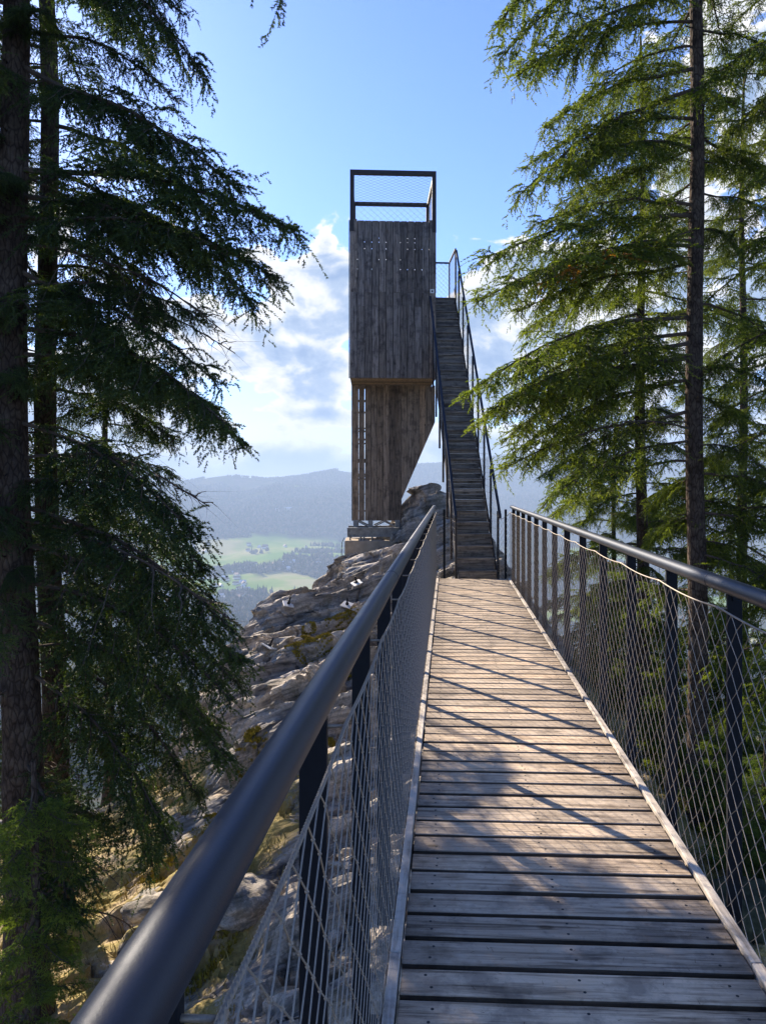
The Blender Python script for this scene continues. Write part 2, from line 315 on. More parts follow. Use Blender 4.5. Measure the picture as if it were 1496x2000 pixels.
def rock_mat():
    m, nt, b, o = newmat('schist_and_soil')
    tc = N(nt, 'ShaderNodeTexCoord'); at = N(nt, 'ShaderNodeAttribute', attribute_name='rnd')      # 0 rock .. 1 soil and grass
    rot = N(nt, 'ShaderNodeCombineXYZ')          # stretched along the bedding: planes with normal (-.47, .40, 1)
    for ii, vec in enumerate([(1.1, .47, .3), (-.3, .9, -.5), (-.47 * 6, .40 * 6, 6.0)]):
        dn = N(nt, 'ShaderNodeVectorMath', operation='DOT_PRODUCT'); L(nt, tc.outputs['Object'], dn.inputs[0]); dn.inputs[1].default_value = vec; L(nt, dn.outputs['Value'], rot.inputs[ii])
    s1 = N(nt, 'ShaderNodeTexNoise', i_Scale=1.0, i_Detail=9.0, i_Roughness=0.68, i_Distortion=0.5); L(nt, rot.outputs[0], s1.inputs['Vector'])
    s2 = N(nt, 'ShaderNodeTexNoise', i_Scale=2.2, i_Detail=8.0, i_Roughness=0.66); L(nt, tc.outputs['Object'], s2.inputs['Vector'])
    s3 = N(nt, 'ShaderNodeTexNoise', i_Scale=26.0, i_Detail=6.0, i_Roughness=0.7); L(nt, tc.outputs['Object'], s3.inputs['Vector'])
    c = ramp(nt, s1.outputs[0], [(0.36, (0.06, 0.056, 0.052)), (0.43, (0.20, 0.178, 0.155)), (0.53, (0.40, 0.352, 0.295)), (0.64, (0.64, 0.56, 0.465))])
    rust = ramp(nt, s2.outputs[0], [(0.34, (0.60, 0.65, 0.70)), (0.5, (1, 1, 1)), (0.66, (1.06, 0.94, 0.80))])
    c = mixc(nt, 0.9, c.outputs[0], rust.outputs[0], 'MULTIPLY')
    lich = ramp(nt, math_n(nt, 'ADD', math_n(nt, 'MULTIPLY', s3.outputs[0], 0.5), math_n(nt, 'MULTIPLY', s2.outputs[0], 0.5)), [(0.49, (0, 0, 0)), (0.56, (1, 1, 1))])
    c = mixc(nt, math_n(nt, 'MULTIPLY', lich.outputs[0], 0.5), c, (0.075, 0.078, 0.052))
    # soil, moss and dry grass on the flatter, softer ground
    g1 = ramp(nt, s3.outputs[0], [(0.3, (0.06, 0.038, 0.02)), (0.45, (0.22, 0.155, 0.07)), (0.6, (0.36, 0.27, 0.13)), (0.75, (0.48, 0.39, 0.25))])
    g2 = ramp(nt, s2.outputs[0], [(0.38, (0.42, 0.33, 0.22)), (0.50, (0.34, 0.26, 0.07)), (0.64, (0.17, 0.18, 0.03))])
    g = mixc(nt, 0.55, g1.outputs[0], g2.outputs[0])
    f = N(nt, 'ShaderNodeMapRange', interpolation_type='SMOOTHSTEP', i_1=0.40, i_2=0.60)
    L(nt, math_n(nt, 'ADD', at.outputs['Fac'], math_n(nt, 'MULTIPLY', math_n(nt, 'SUBTRACT', s3.outputs[0], 0.5), 0.9)), f.inputs[0])
    c = mixc(nt, f.outputs[0], c, g)
    L(nt, c, b.inputs['Base Color']); b.inputs['Roughness'].default_value = 0.9; b.inputs['Specular IOR Level'].default_value = 0.25
    bp = N(nt, 'ShaderNodeBump', i_Strength=0.8, i_Distance=0.05)
    L(nt, math_n(nt, 'ADD', s1.outputs[0], math_n(nt, 'MULTIPLY', s3.outputs[0], 0.3)), bp.inputs['Height']); L(nt, bp.outputs[0], b.inputs['Normal'])
    return m
M_rock = rock_mat()
M_moss = plain_mat('moss', (0.25, 0.20, 0.03), rough=0.95, spec=0.1, var=0.5, scale=14.0)
M_grass = plain_mat('dry_grass', (0.30, 0.24, 0.09), rough=0.9, spec=0.1, var=0.5, scale=4.0)

# ---------------------------------------------------------------- far land: one sheet out to the horizon
ridge_px = np.array([-1500, 0, 278, 328, 407, 439, 489, 520, 580, 655, 684, 760, 815, 860, 937, 975, 1057, 1147, 1324, 1500, 2500])
ridge_py = np.array([960, 955, 949, 947, 933, 929, 933, 937, 933, 918.5, 923, 912, 908, 906, 899, 892, 882, 885, 886, 900, 920])
ridge_az = np.arctan((ridge_px - CX) / FPX) - TH
ridge_z = EYE + (CY - ridge_py) / FPX * 4500
RS = np.array([0, 8, 20, 40, 100, 300, 800, 1300, 2000, 2600, 3300, 4000])
ZS = np.array([-9, -10, -16, -26, -60, -150, -235, -262, -262, -235, -150, -45])
def z_far(x, y):
    r = np.hypot(x, y); az = np.arctan2(x, y)
    rz = np.interp(az, ridge_az, ridge_z)
    z = np.interp(r, RS, ZS)
    z = np.where(r > 4000, -45 + (rz + 45) * sstep(4000, 4500, r) * 1.0 , z)
    z = np.where(r > 4500, rz - (r - 4500) * 0.09, z)
    near = sstep(10, 60, r) * 1.0
    amp = np.clip(r * 0.03, 0, 26) * near * (1 - 0.85 * sstep(3900, 4450, r)) * (1 - 0.75 * np.exp(-((r - 1700) / 500) ** 2))
    z = z + amp * fbm(x / 420, y / 420, 0, 5, 0.5, 3)
    z = z + 38 * sstep(2300, 3200, r) * (1 - sstep(3700, 4400, r)) * fbm(x / 700, y / 900, 0, 3, 0.5, 9)
    return z
meadows = [  # px, py on the picture, distance, half sizes (m) and turn
    (400, 1090, 2450, 330, 150), (520, 1078, 2700, 260, 150), (370, 1125, 2050, 200, 110), (545, 1124, 2050, 62, 100), (640, 1095, 2400, 200, 70),
    (500, 1140, 1900, 130, 50), (610, 1060, 2900, 260, 90), (300, 1100, 2400, 200, 120), (660, 1130, 2000, 110, 40), (1100, 1235, 1500, 110, 60), (1400, 1160, 1700, 140, 80), (1460, 1260, 1300, 120, 70), (1200, 1120, 2400, 260, 120),
    (560, 960, 3900, 90, 50), (420, 955, 4000, 80, 30), (640, 1000, 3500, 80, 40)]
def meadow(x, y):
    m = np.zeros(np.shape(x)); w = fbm(x / 160, y / 160, 0, 4, 0.55, 21)
    for (px, py, D, ax, ay) in meadows:
        p = P(px, 945, D); dx = (x - p[0]) / ax; dy = (y - p[1]) / ay
        m = np.maximum(m, 1.35 - np.hypot(dx, dy) + 0.35 * w)
    return sstep(0.28, 0.42, m)
rings = [0.0] + [3.0 * 1.024 ** i for i in range(345)]
rings = np.array([r for r in rings if r < 11500])
azs = np.concatenate([np.linspace(-180, -46, 46)[:-1], np.linspace(-46, 46, 520), np.linspace(46, 180, 46)[1:-1]])
R_, A_ = np.meshgrid(rings, np.radians(azs), indexing='ij')
X_, Y_ = R_ * np.sin(A_), R_ * np.cos(A_); Z_ = z_far(X_, Y_)
mb = MB(); nr, na = R_.shape; i = np.arange(nr - 1)[:, None] * na; j = np.arange(na)[None, :]; j2 = (j + 1) % na
mb.add(np.stack([X_, Y_, Z_], -1).reshape(-1, 3), np.stack([i + j, i + j2, i + na + j2, i + na + j], -1).reshape(-1, 4)[:, ::-1], meadow(X_, Y_).ravel())
m, nt, b, o_ = newmat('valley_land')
tc = N(nt, 'ShaderNodeTexCoord'); at = N(nt, 'ShaderNodeAttribute', attribute_name='rnd')
n1 = N(nt, 'ShaderNodeTexNoise', i_Scale=0.012, i_Detail=9.0, i_Roughness=0.7); L(nt, tc.outputs['Object'], n1.inputs['Vector'])
n2 = N(nt, 'ShaderNodeTexNoise', i_Scale=0.004, i_Detail=4.0, i_Roughness=0.6); L(nt, tc.outputs['Object'], n2.inputs['Vector'])
fo = ramp(nt, n1.outputs[0], [(0.35, (0.018, 0.028, 0.018)), (0.5, (0.035, 0.045, 0.022)), (0.6, (0.085, 0.07, 0.05)), (0.7, (0.15, 0.12, 0.09))])
me_ = ramp(nt, n2.outputs[0], [(0.38, (0.12, 0.21, 0.035)), (0.5, (0.20, 0.27, 0.06)), (0.6, (0.33, 0.31, 0.14))])
L(nt, mixc(nt, at.outputs['Fac'], fo.outputs[0], me_.outputs[0]), b.inputs['Base Color']); b.inputs['Roughness'].default_value = 1.0; b.inputs['Specular IOR Level'].default_value = 0.0
land = mb.build('valley_and_hills', m, smooth=True); tag(land, kind='structure')

# far woods: one mass nobody could count
def scatter_forest():
    n = 150000
    az = rng.uniform(math.radians(-36), math.radians(33), n); r = 500 + 4150 * rng.uniform(0, 1, n) ** 0.72
    nr_ = 9000; az = np.concatenate([az, rng.uniform(math.radians(-36), math.radians(33), nr_)]); r = np.concatenate([r, rng.uniform(4350, 4560, nr_)])
    x, y = r * np.sin(az), r * np.cos(az)
    w = fbm(x / 260, y / 260, 0, 4, 0.6, 40)
    keep = (meadow(x, y) < 0.25 + 0.0 * w) & (w > -0.45) & ((np.abs(r - 1700) > 320) | (w > 0.05))
    x, y, r = x[keep], y[keep], r[keep]; z = z_far(x, y); n = len(x)
    h = rng.uniform(11, 24, n) * np.where(r > 4300, 0.75, 1); wd = h * rng.uniform(0.17, 0.30, n)
    round_ = rng.uniform(0, 1, n) < 0.35
    a = rng.uniform(0, 6.28, n)
    V = np.zeros((n, 9, 3)); 
    for k in range(4):
        ca, sa = np.cos(a + k * 1.5708), np.sin(a + k * 1.5708)
        V[:, k] = np.stack([x + wd * ca, y + wd * sa, z + h * np.where(round_, 0.25, 0.05)], -1)
        w2 = wd * np.where(round_, 1.15, 0.42)
        V[:, 4 + k] = np.stack([x + w2 * ca, y + w2 * sa, z + h * np.where(round_, 0.6, 0.55)], -1)
    V[:, 8] = np.stack([x, y, z + h * np.where(round_, 0.85, 1)], -1)
    b0 = np.arange(n)[:, None, None] * 9
    Q = np.array([[k, (k + 1) % 4, 4 + (k + 1) % 4, 4 + k] for k in range(4)])[None]
    T = np.array([[4 + k, 4 + (k + 1) % 4, 8] for k in range(4)])[None]
    mb = MB(); mb.add(V.reshape(-1, 3), (Q + b0).reshape(-1, 4), np.repeat(np.where(round_, 0.6 + 0.4 * rng.uniform(0, 1, n), 0.5 * rng.uniform(0, 1, n)), 9))
    mb.F.append(((T + b0).reshape(-1, 3), 0))
    m, nt, b, o_ = newmat('far_woods'); at = N(nt, 'ShaderNodeAttribute', attribute_name='rnd')
    c = ramp(nt, at.outputs['Fac'], [(0, (0.012, 0.024, 0.014)), (0.5, (0.03, 0.05, 0.022)), (0.6, (0.10, 0.085, 0.06)), (1, (0.17, 0.14, 0.11))])
    L(nt, c.outputs[0], b.inputs['Base Color']); b.inputs['Roughness'].default_value = 1; b.inputs['Specular IOR Level'].default_value = 0
    tag(mb.build('distant_forest', m), 'mixed bare and evergreen woods covering the hazy valley and hillside', 'forest', kind='stuff')
scatter_forest()

# village houses down in the valley
M_hw = plain_mat('render_walls', (0.75, 0.72, 0.66), rough=0.9, var=0.1); M_hr = plain_mat('tile_roof', (0.22, 0.13, 0.10), rough=0.8, var=0.3)
M_hr2 = plain_mat('pale_sheet_roof', (0.60, 0.60, 0.62), rough=0.5, var=0.15)
def house(px, py0, D, a, w, l, h, mr, label, group):
    p = P(px, CY, D); z = float(z_far(np.array(p[0]), np.array(p[1]))) - 0.5
    mb = MB(); mb.box(-l / 2, l / 2, -w / 2, w / 2, 0, h, mi=0)
    e = 0.5; r = h + w * 0.42
    V = [(-l/2-e, -w/2-e, h-.2), (l/2+e, -w/2-e, h-.2), (l/2+e, w/2+e, h-.2), (-l/2-e, w/2+e, h-.2), (-l/2-e, 0, r), (l/2+e, 0, r)]
    mb.add(V, [(0, 1, 5, 4), (2, 3, 4, 5), (3, 2, 1, 0)], 0, 1); mb.F.append((np.array([(0, 4, 3), (1, 2, 5)]) + mb.n - 6, 1))
    o = mb.build('house', [M_hw, mr]); o.location = (p[0], p[1], z); o.rotation_euler = (0, 0, a)
    tag(o, label, 'house', group); return o
hr = np.random.default_rng(5)
spots = []
for (cx_, D0, n, sx, sd_) in [(465, 2120, 24, 70, 180), (560, 2230, 18, 70, 110), (480, 1760, 20, 60, 120), (435, 1640, 14, 40, 70), (630, 2260, 12, 40, 60), (520, 2650, 8, 60, 60), (400, 2700, 5, 40, 60), (1150, 1500, 14, 90, 150), (1440, 1400, 8, 60, 120)]:
    where = {2120: 'in the village by the big meadow', 2230: 'in the village behind the crag skyline', 1760: 'among trees below the lower meadow', 1640: 'in the lowest hamlet beside the left boughs', 2260: 'by the meadow nearest the tower foot',
             2650: 'in the hamlet in the middle of the upper meadow', 2700: 'at the left end of the upper meadow', 1500: 'in the valley seen through the right net', 1400: 'in the valley at the right frame edge'}[D0]
    for k in range(n): spots.append((cx_ + hr.normal() * sx * 0.6, D0 + hr.normal() * sd_ * 0.6, where))
for k, (px, D, where) in enumerate(spots):
    mr = M_hr if hr.random() < 0.65 else M_hr2
    house(px, 0, D, hr.uniform(0, 3.14), hr.uniform(8, 12), hr.uniform(10, 19), hr.uniform(4, 7), mr,
          'tiny house with %s roof %s' % ('dark tiled' if mr is M_hr else 'pale grey', where), 'village houses ' + where)
for k, (px, D, l) in enumerate([(545, 3300, 26), (563, 3310, 46)]):
    house(px, 0, D, 0.2, 14, l, 9, M_hr2, ['smaller white building on the hillside above the meadows, left of the long one', 'long white building on the hillside above the meadows'][k], 'white buildings high on the far slope')

# ---------------------------------------------------------------- the crag and the ground beside the bridge
ctl = [P(*a) for a in [
    (835, 948, 20.2), (800, 962, 19.6), (783, 1010, 18.9), (772, 1062, 18.2), (720, 1092, 18.2), (676, 1106, 18.2), (650, 1112, 17.4), (600, 1135, 16.8), (560, 1152, 16.2),
    (520, 1172, 15.6), (490, 1200, 14.6), (465, 1235, 13.6), (440, 1275, 12.6), (700, 1150, 15.6), (640, 1180, 15.0), (600, 1230, 13.6), (540, 1230, 13.8), (680, 1230, 13.2), (560, 1290, 12.2),
    (500, 1310, 11.6), (620, 1310, 11.6), (650, 1400, 10.4), (560, 1400, 10.2), (480, 1400, 10.2), (460, 1440, 10.3), (500, 1480, 9.8), (600, 1520, 8.8), (660, 1600, 7.8), (560, 1640, 7.6),
    (600, 1760, 6.4), (520, 1740, 6.9), (450, 1720, 7.4), (600, 1900, 5.2), (480, 1900, 5.7), (700, 1900, 4.6), (380, 1880, 6.4), (250, 1800, 7.6), (130, 1850, 7.4), (60, 2000, 6.4), (300, 1650, 9.0), (380, 1560, 10.2),
    (200, 1560, 11.0), (100, 1500, 13.0), (350, 1490, 12.0), (740, 1300, 12.2), (780, 1200, 13.6), (800, 1120, 15.2), (830, 1060, 16.6), (780, 1500, 8.6), (820, 1400, 10.0), (790, 1700, 6.0), (850, 1300, 11.8),
    (860, 1180, 13.6), (985, 1085, 14.2), (1010, 1150, 13.2), (940, 1010, 17.0), (900, 985, 18.6),
    (1275, 1520, 10.5), (1480, 1500, 13.0), (1480, 1700, 9.0), (1330, 1700, 8.0), (1400, 1900, 6.2), (1200, 1650, 7.6), (1120, 1500, 9.0), (1060, 1380, 10.2)]]
ctl += [np.array(a) for a in [(-5.6, 13, -5.5), (-5.8, 15.5, -6.5), (-4.6, 17.5, -5.5), (-3.8, 20, -5.5), (-1.5, 22.5, -4.5), (1.5, 22.5, -4.0), (3.0, 18.5, -4.5), (3.2, 14.5, -4.2), (5.5, 18, -9), (10, 16, -8),
    (-8.5, 10, -4.6), (-9.5, 16, -9), (-9.5, 5, -4.0), (-8, 22, -14), (0, 26, -13), (8, 25, -15), (0, 0, -3.4), (-5, 0, -4), (6, 0, -4), (12, 6, -5), (12, 12, -7), (2, 3, -3.2), (-9.5, 24, -18), (12, 24, -18)]]
ctl = np.array(ctl)
def rbf_fit(c):
    d = np.linalg.norm(c[:, None, :2] - c[None, :, :2], axis=-1); n = len(c)
    A = np.zeros((n + 3, n + 3)); A[:n, :n] = -d + np.eye(n) * 0.05; A[:n, n] = 1; A[:n, n + 1:] = c[:, :2]; A[n, :n] = 1; A[n + 1:, :n] = c[:, :2].T
    return np.linalg.solve(A, np.concatenate([c[:, 2], np.zeros(3)]))
wts = rbf_fit(ctl)
def z_base(x, y):
    sh = np.shape(x); x = np.ravel(x); y = np.ravel(y); out = np.full(len(x), wts[-3]) + wts[-2] * x + wts[-1] * y
    for k in range(len(ctl)): out -= wts[k] * np.hypot(x - ctl[k, 0], y - ctl[k, 1])
    return out.reshape(sh)
def softness(x, y):        # 1 where there is soil and grass instead of bare rock
    s = sstep(-2.6, -3.4, x + 0.12 * (y - 8)) * sstep(13.5, 9.5, y)
    s = np.maximum(s, 0.72 * sstep(-0.9, -1.9, x) * sstep(9.6, 8.0, y))
    s = np.maximum(s, sstep(0.7, 1.4, x) * sstep(13.5, 11.5, y) + sstep(1.8, 2.6, x) * sstep(11.5, 13.5, y))
    return np.clip(s + 0.35 * fbm(x * 0.9, y * 0.9, 0, 4, 0.55, 77), 0, 1)
BN = np.array([-0.47, 0.40, 1.0]); BN /= np.linalg.norm(BN)
def terr(t, sharp=0.82):
    f = t - np.floor(t); return sstep(sharp - 0.06, 1.0, f) - f
def rock_height(x, y, fine=True):
    z = z_base(x, y); s = softness(x, y); k = 1 - 0.85 * s
    ta = .92 * x + .39 * y; tb = .92 * y - .39 * x
    z = z + 0.30 * k * fbm(ta * 0.4, tb * 0.8, 0, 3, 0.5, 50) + 0.05 * fbm(x * 1.7, y * 1.7, 0, 3, 0.5, 51)
    st = BN[0] * x + BN[1] * y + BN[2] * z; wob = 0.20 * fbm(ta * 0.45, tb * 0.9, 0, 3, 0.5, 60)
    u = 0.9 * x + 0.4 * y
    z = z + k * 0.55 * 0.95 * terr((st + wob) / 0.55) * (.45 + .55 * sstep(-.5, .2, vnoise(ta * .5, tb * .5, 0, 59)))
    z = z + k * 0.23 * 0.9 * terr((st + 0.5 * wob + 0.03 * fbm(ta * 1.2, tb * 3, 0, 2, 0.5, 61)) / 0.23) * (0.5 + 0.5 * sstep(-0.3, 0.4, vnoise(x * .9, y * .9, 0, 62))) * .75
    z = z + k * 0.085 * 0.5 * terr((st + 0.6 * wob + 0.015 * fbm(ta * 2.5, tb * 6, 0, 2, 0.5, 63)) / 0.085) * sstep(.1, .7, vnoise(ta * .8, tb * 1.6, 0, 66))
    z = z + k * 0.10 * (0.5 - np.abs(fbm(ta * 0.5, tb * .5, st * 3.5, 3, 0.55, 64))) 
    ca = ta * .7 + .25 * fbm(ta, tb, 0, 2, .5, 101); cb = tb * 1.2 + .3 * fbm(ta, tb, 0, 2, .5, 102)
    z = z + k * 0.16 * (_h(np.floor(ca + .5 * np.floor(cb)).astype(np.int64), np.floor(cb).astype(np.int64), np.int64(3), 7) - .5)
    z = z + k * 0.035 * (_h(np.floor(ca * 2.6 + .37 * np.floor(cb * 2.3)).astype(np.int64), np.floor(cb * 2.3).astype(np.int64), np.int64(4), 9) - .5)
    c = np.abs(fbm(u * 0.8, (y - 0.4 * x) * 1.1, 0, 4, 0.55, 70)); z = z - k * 0.30 * np.exp(-(c / 0.045) ** 2)          # joints
    c = np.abs(fbm(x * 2.3, y * 2.3, 0, 3, 0.55, 71)); z = z - k * 0.05 * np.exp(-(c / 0.05) ** 2)
    z = z + (0.035 - 0.024 * k) * fbm(ta * 4, tb * 7, 0, 4, 0.55, 80)
    return z, s
GX, GY = 0.034, 0.036
xs = np.arange(-10, 12.01, GX); ys = np.arange(-0.5, 26.01, GY)
gx, gy = np.meshgrid(xs, ys, indexing='ij'); gz, gs = rock_height(gx, gy)
edge = np.minimum(np.minimum(gx + 10, 12 - gx), np.minimum(26 - gy, gy + 0.6)); gz = gz - 5 * sstep(0.9, 0.0, edge)
# overhangs: push ledges sideways along the down-dip direction
kk = (1 - 0.85 * gs); sh = 0.16 * kk * fbm(gx * 1.2, gy * 1.2, gz * 3.2, 4, 0.6, 90)
mb = MB(); nx, ny = gx.shape; i = np.arange(nx - 1)[:, None] * ny; j = np.arange(ny - 1)[None, :]
mb.add(np.stack([gx - sh, gy - 0.8 * sh, gz], -1).reshape(-1, 3), np.stack([i + j, i + ny + j, i + ny + j + 1, i + j + 1], -1).reshape(-1, 4), gs.ravel())
tag(mb.build('rocky_ground', M_rock, smooth=False), kind='structure')
def gz_at(x, y): 
    i = np.clip(((np.asarray(x) + 10) / GX).astype(int), 0, nx - 1); j = np.clip(((np.asarray(y) + 0.5) / GY).astype(int), 0, ny - 1); return gz[i, j]
def on_rock(px, py):       # first hit of the view ray with the crag
    d = P(px, py, 1.0) - np.array([0, 0, EYE])
    for D in np.arange(3, 24, 0.03):
        q = np.array([0, 0, EYE]) + d * D
        if q[2] < gz_at(q[0], q[1]): return q
    return None

# moss pads and grass tufts
def tufts(name, centres, rad, n, h, w, mat, label, lean=0.5):
    c = np.array(centres); k = rng.integers(0, len(c), n); r = np.asarray(rad)[k] if np.ndim(rad) else rad
    a = rng.uniform(0, 6.28, n); q = np.sqrt(rng.uniform(0, 1, n)) * r
    x = c[k, 0] + q * np.cos(a); y = c[k, 1] + q * np.sin(a); z = gz_at(x, y) - 0.01
    hh = h * rng.uniform(0.4, 1.2, n); b = rng.uniform(0, 6.28, n); la = rng.uniform(0, 6.28, n); ll = hh * lean * rng.uniform(0, 1, n)
    V = np.zeros((n, 3, 3)); ww = w * rng.uniform(0.6, 1.4, n)
    V[:, 0] = np.stack([x - ww * np.cos(b), y - ww * np.sin(b), z], -1); V[:, 1] = np.stack([x + ww * np.cos(b), y + ww * np.sin(b), z], -1)
    V[:, 2] = np.stack([x + ll * np.cos(la), y + ll * np.sin(la), z + hh], -1)
    mb = MB(); mb.add(V.reshape(-1, 3), np.arange(3 * n).reshape(-1, 3), np.repeat(rng.uniform(0, 1, n), 3))
    return tag(mb.build(name, mat), label, name, kind='stuff')
def hits(l): return [h for h in (on_rock(*a) for a in l) if h is not None]
tufts('moss', hits([(665, 1212), (690, 1205), (648, 1222), (607, 1228), (600, 1238), (590, 1262), (620, 1262), (570, 1268), (640, 1275), (490, 1475), (500, 1470), (475, 1480), (683, 1305), (600, 1245), (640, 1450), (300, 1700), (420, 1600), (400, 1850), (450, 1760), (660, 1210)]),
      np.array([.17, .17, .13, .10, .1, .2, .2, .12, .12, .16, .16, .1, .1, .1, .1, .3, .3, .3, .25, .12]), 24000, 0.045, 0.012, M_moss, 'yellow green moss pads on ledges of the grey crag', 0.8)
gc = []
for _ in range(420):
    x, y = rng.uniform(-9, -1.2), rng.uniform(3, 13)
    if softness(np.array(x), np.array(y)) > 0.45: gc.append((x, y))
for _ in range(700):
    x, y = rng.uniform(1.9, 11), rng.uniform(2.5, 15); gc.append((x, y))
tufts('grass', gc, 0.3, 60000, 0.11, 0.006, M_grass, 'straw coloured dry grass and litter on the ground below the bridge', 0.9)

M_dark_stone = plain_mat('dark_stone', (0.045, 0.048, 0.028), rough=0.95, spec=0.1, var=0.6, scale=9.0, bump=0.6)  # dark green-brown stone colour, varied by noise
def stone(px, py, r, label, flat=0.6, mat=None):
    q = on_rock(px, py)
    if q is None: return
    n = 20; th = np.linspace(0.02, math.pi - 0.02, n); ph = np.linspace(0, 2 * math.pi, 2 * n, endpoint=False); T, Q = np.meshgrid(th, ph, indexing='ij')
    d = np.stack([np.sin(T) * np.cos(Q), np.sin(T) * np.sin(Q), np.cos(T) * flat], -1)
    rr = r * (1 + 0.22 * fbm(d[..., 0] * 1.4 + q[0], d[..., 1] * 1.4, d[..., 2] * 2.5, 4, 0.55, 33)); rr = np.round(rr * 14 / r) / 14 * r * 0.5 + rr * 0.5
    V = d * rr[..., None]; mb = MB(); i = np.arange(n - 1)[:, None] * 2 * n; j = np.arange(2 * n)[None]; j2 = (j + 1) % (2 * n)
    mb.add(V.reshape(-1, 3), np.stack([i + j, i + 2 * n + j, i + 2 * n + j2, i + j2], -1).reshape(-1, 4), 0.0)
    o = mb.build('boulder', mat or M_rock, smooth=True); o.location = (q[0], q[1], q[2] + r * flat * 0.35); tag(o, label, 'boulder')
stone(1448, 1800, 0.48, 'dark rounded boulder on the grass right of the bridge', mat=M_dark_stone)
stone(1275, 1510, 0.30, 'small sunlit boulder behind the right railing net')
stone(470, 1780, 0.34, 'flat pale slab lying on the soil below the left handrail')
stone(300, 1790, 0.30, 'low stone lying in dry grass beside the left tree trunks')

# ---------------------------------------------------------------- rock bolts and plinth
ap_l = ['pale anchor plate highest on the crag, beside the handrail', 'pale anchor plate above the yellow moss patch', 'pale anchor plate near the left skyline of the crag', 'lowest pale anchor plate, above the overhanging dark ledge']
anchor0 = None
for k, (px, py) in enumerate([(697, 1147), (678, 1190), (563, 1189), (526, 1273)]):
    q = on_rock(px, py)
    if q is None: continue
    if anchor0 is None:
        r_ = empty('rock_anchor'); mb = MB(); mb.box(-.10, .10, -.10, .10, 0, .018, ch=.003); mb.build('plate', M_plate, r_)
        mb = MB(); mb.tube([(0, 0, -.1), (0, 0, .16)], .016, 8); mb.tube([(0, 0, .018), (0, 0, .05)], .032, 6); mb.build('bolt', M_post, r_); anchor0 = r_
    else:
        r_ = anchor0.copy(); COL.objects.link(r_)
        for ch in list(anchor0.children): c = ch.copy(); COL.objects.link(c); c.parent = r_
    r_.location = (q[0], q[1], q[2] + 0.08); r_.rotation_euler = (math.radians(14), math.radians(-20), k * 0.7 + .5)
    tag(r_, ap_l[k], 'rock anchor', 'anchor plates bolted to the crag')

# ---------------------------------------------------------------- the footbridge
bridge = empty('footbridge', (0, 0, 0)); tag(bridge, 'narrow timber footbridge with black railings and wire netting leading to the tower', 'footbridge')
XL, XR, Y0, Y1 = -0.171, 1.014, -0.6, 12.97
mb = MB(); ms = MB(); y = Y0; k = 0
while y < Y1 - 0.1:
    w = 0.132 + rng.uniform(-.005, .004); dz = rng.uniform(-.0015, .0015); r = rng.uniform(0, 1)
    mb.box(XL + 0.016 + rng.uniform(0, .006), XR - 0.016 - rng.uniform(0, .006), y, y + w, -0.062 + dz, dz, r, ch=0.003)
    for sx in (XL + 0.115, (XL + XR) / 2 + 0.0, XR - 0.115):
        for sy in (0.036, w - 0.036):
            cx_, cy_ = sx + rng.normal() * .006, y + sy + rng.normal() * .004
            ms.tube([(cx_, cy_, dz - .004), (cx_, cy_, dz + .0006)], 0.0055, 8)
    y += 0.158; k += 1
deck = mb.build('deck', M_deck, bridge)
tag(ms.build('screws', M_screw, bridge), kind='stuff')
nl_ = 900; lx = rng.uniform(XL + .02, XR - .02, nl_); ly = rng.uniform(.8, 9, nl_); la = rng.uniform(0, 6.28, nl_); ll_ = rng.uniform(.006, .014, nl_)
ok = ((ly - Y0) % .158) < .125; lx, ly, la, ll_ = lx[ok], ly[ok], la[ok], ll_[ok]; dx, dy = np.cos(la) * ll_, np.sin(la) * ll_; nx_, ny_ = -np.sin(la) * .0011, np.cos(la) * .0011
mn = MB(); mn.add(np.stack([np.stack([lx - dx - nx_, ly - dy - ny_, lx * 0 + .003], -1), np.stack([lx - dx + nx_, ly - dy + ny_, lx * 0 + .003], -1), np.stack([lx + dx, ly + dy, lx * 0 + .0045], -1)], 1).reshape(-1, 3), np.arange(3 * len(lx)).reshape(-1, 3), 0)
tag(mn.build('fallen_needles', plain_mat('dry_needles', (0.10, 0.06, 0.03), rough=.9)), 'dry spruce needles littered over the bridge planks', 'needles', kind='stuff')
def along(y0, y1, step, fn):
    y = y0
    while y < y1: fn(y, min(y + step, y1)); y += step
for sx0, sx1 in ((XL - 0.026, XL + 0.010), (XR - 0.010, XR + 0.026)):
    mb = MB(); along(Y0, Y1, 3.2, lambda a, b_: mb.box(sx0, sx1, a + .002, b_ - .002, -0.05, 0.012, rng.uniform(0, 1), ch=.003)); mb.build('edge_strip', M_edge, bridge)
mb = MB()
for x in (XL + 0.09, XR - 0.15): mb.box(x, x + .06, Y0, Y1, -0.30, -0.065)
for y in np.arange(0.2, 12.9, 1.65): mb.box(XL - .05, XR + .05, y, y + .05, -0.16, -0.067)
mb.build('support_beams', M_post, bridge)
HX = (-0.239, 1.078); PX_ = (-0.268, 1.104); NX_ = (-0.204, 1.044)
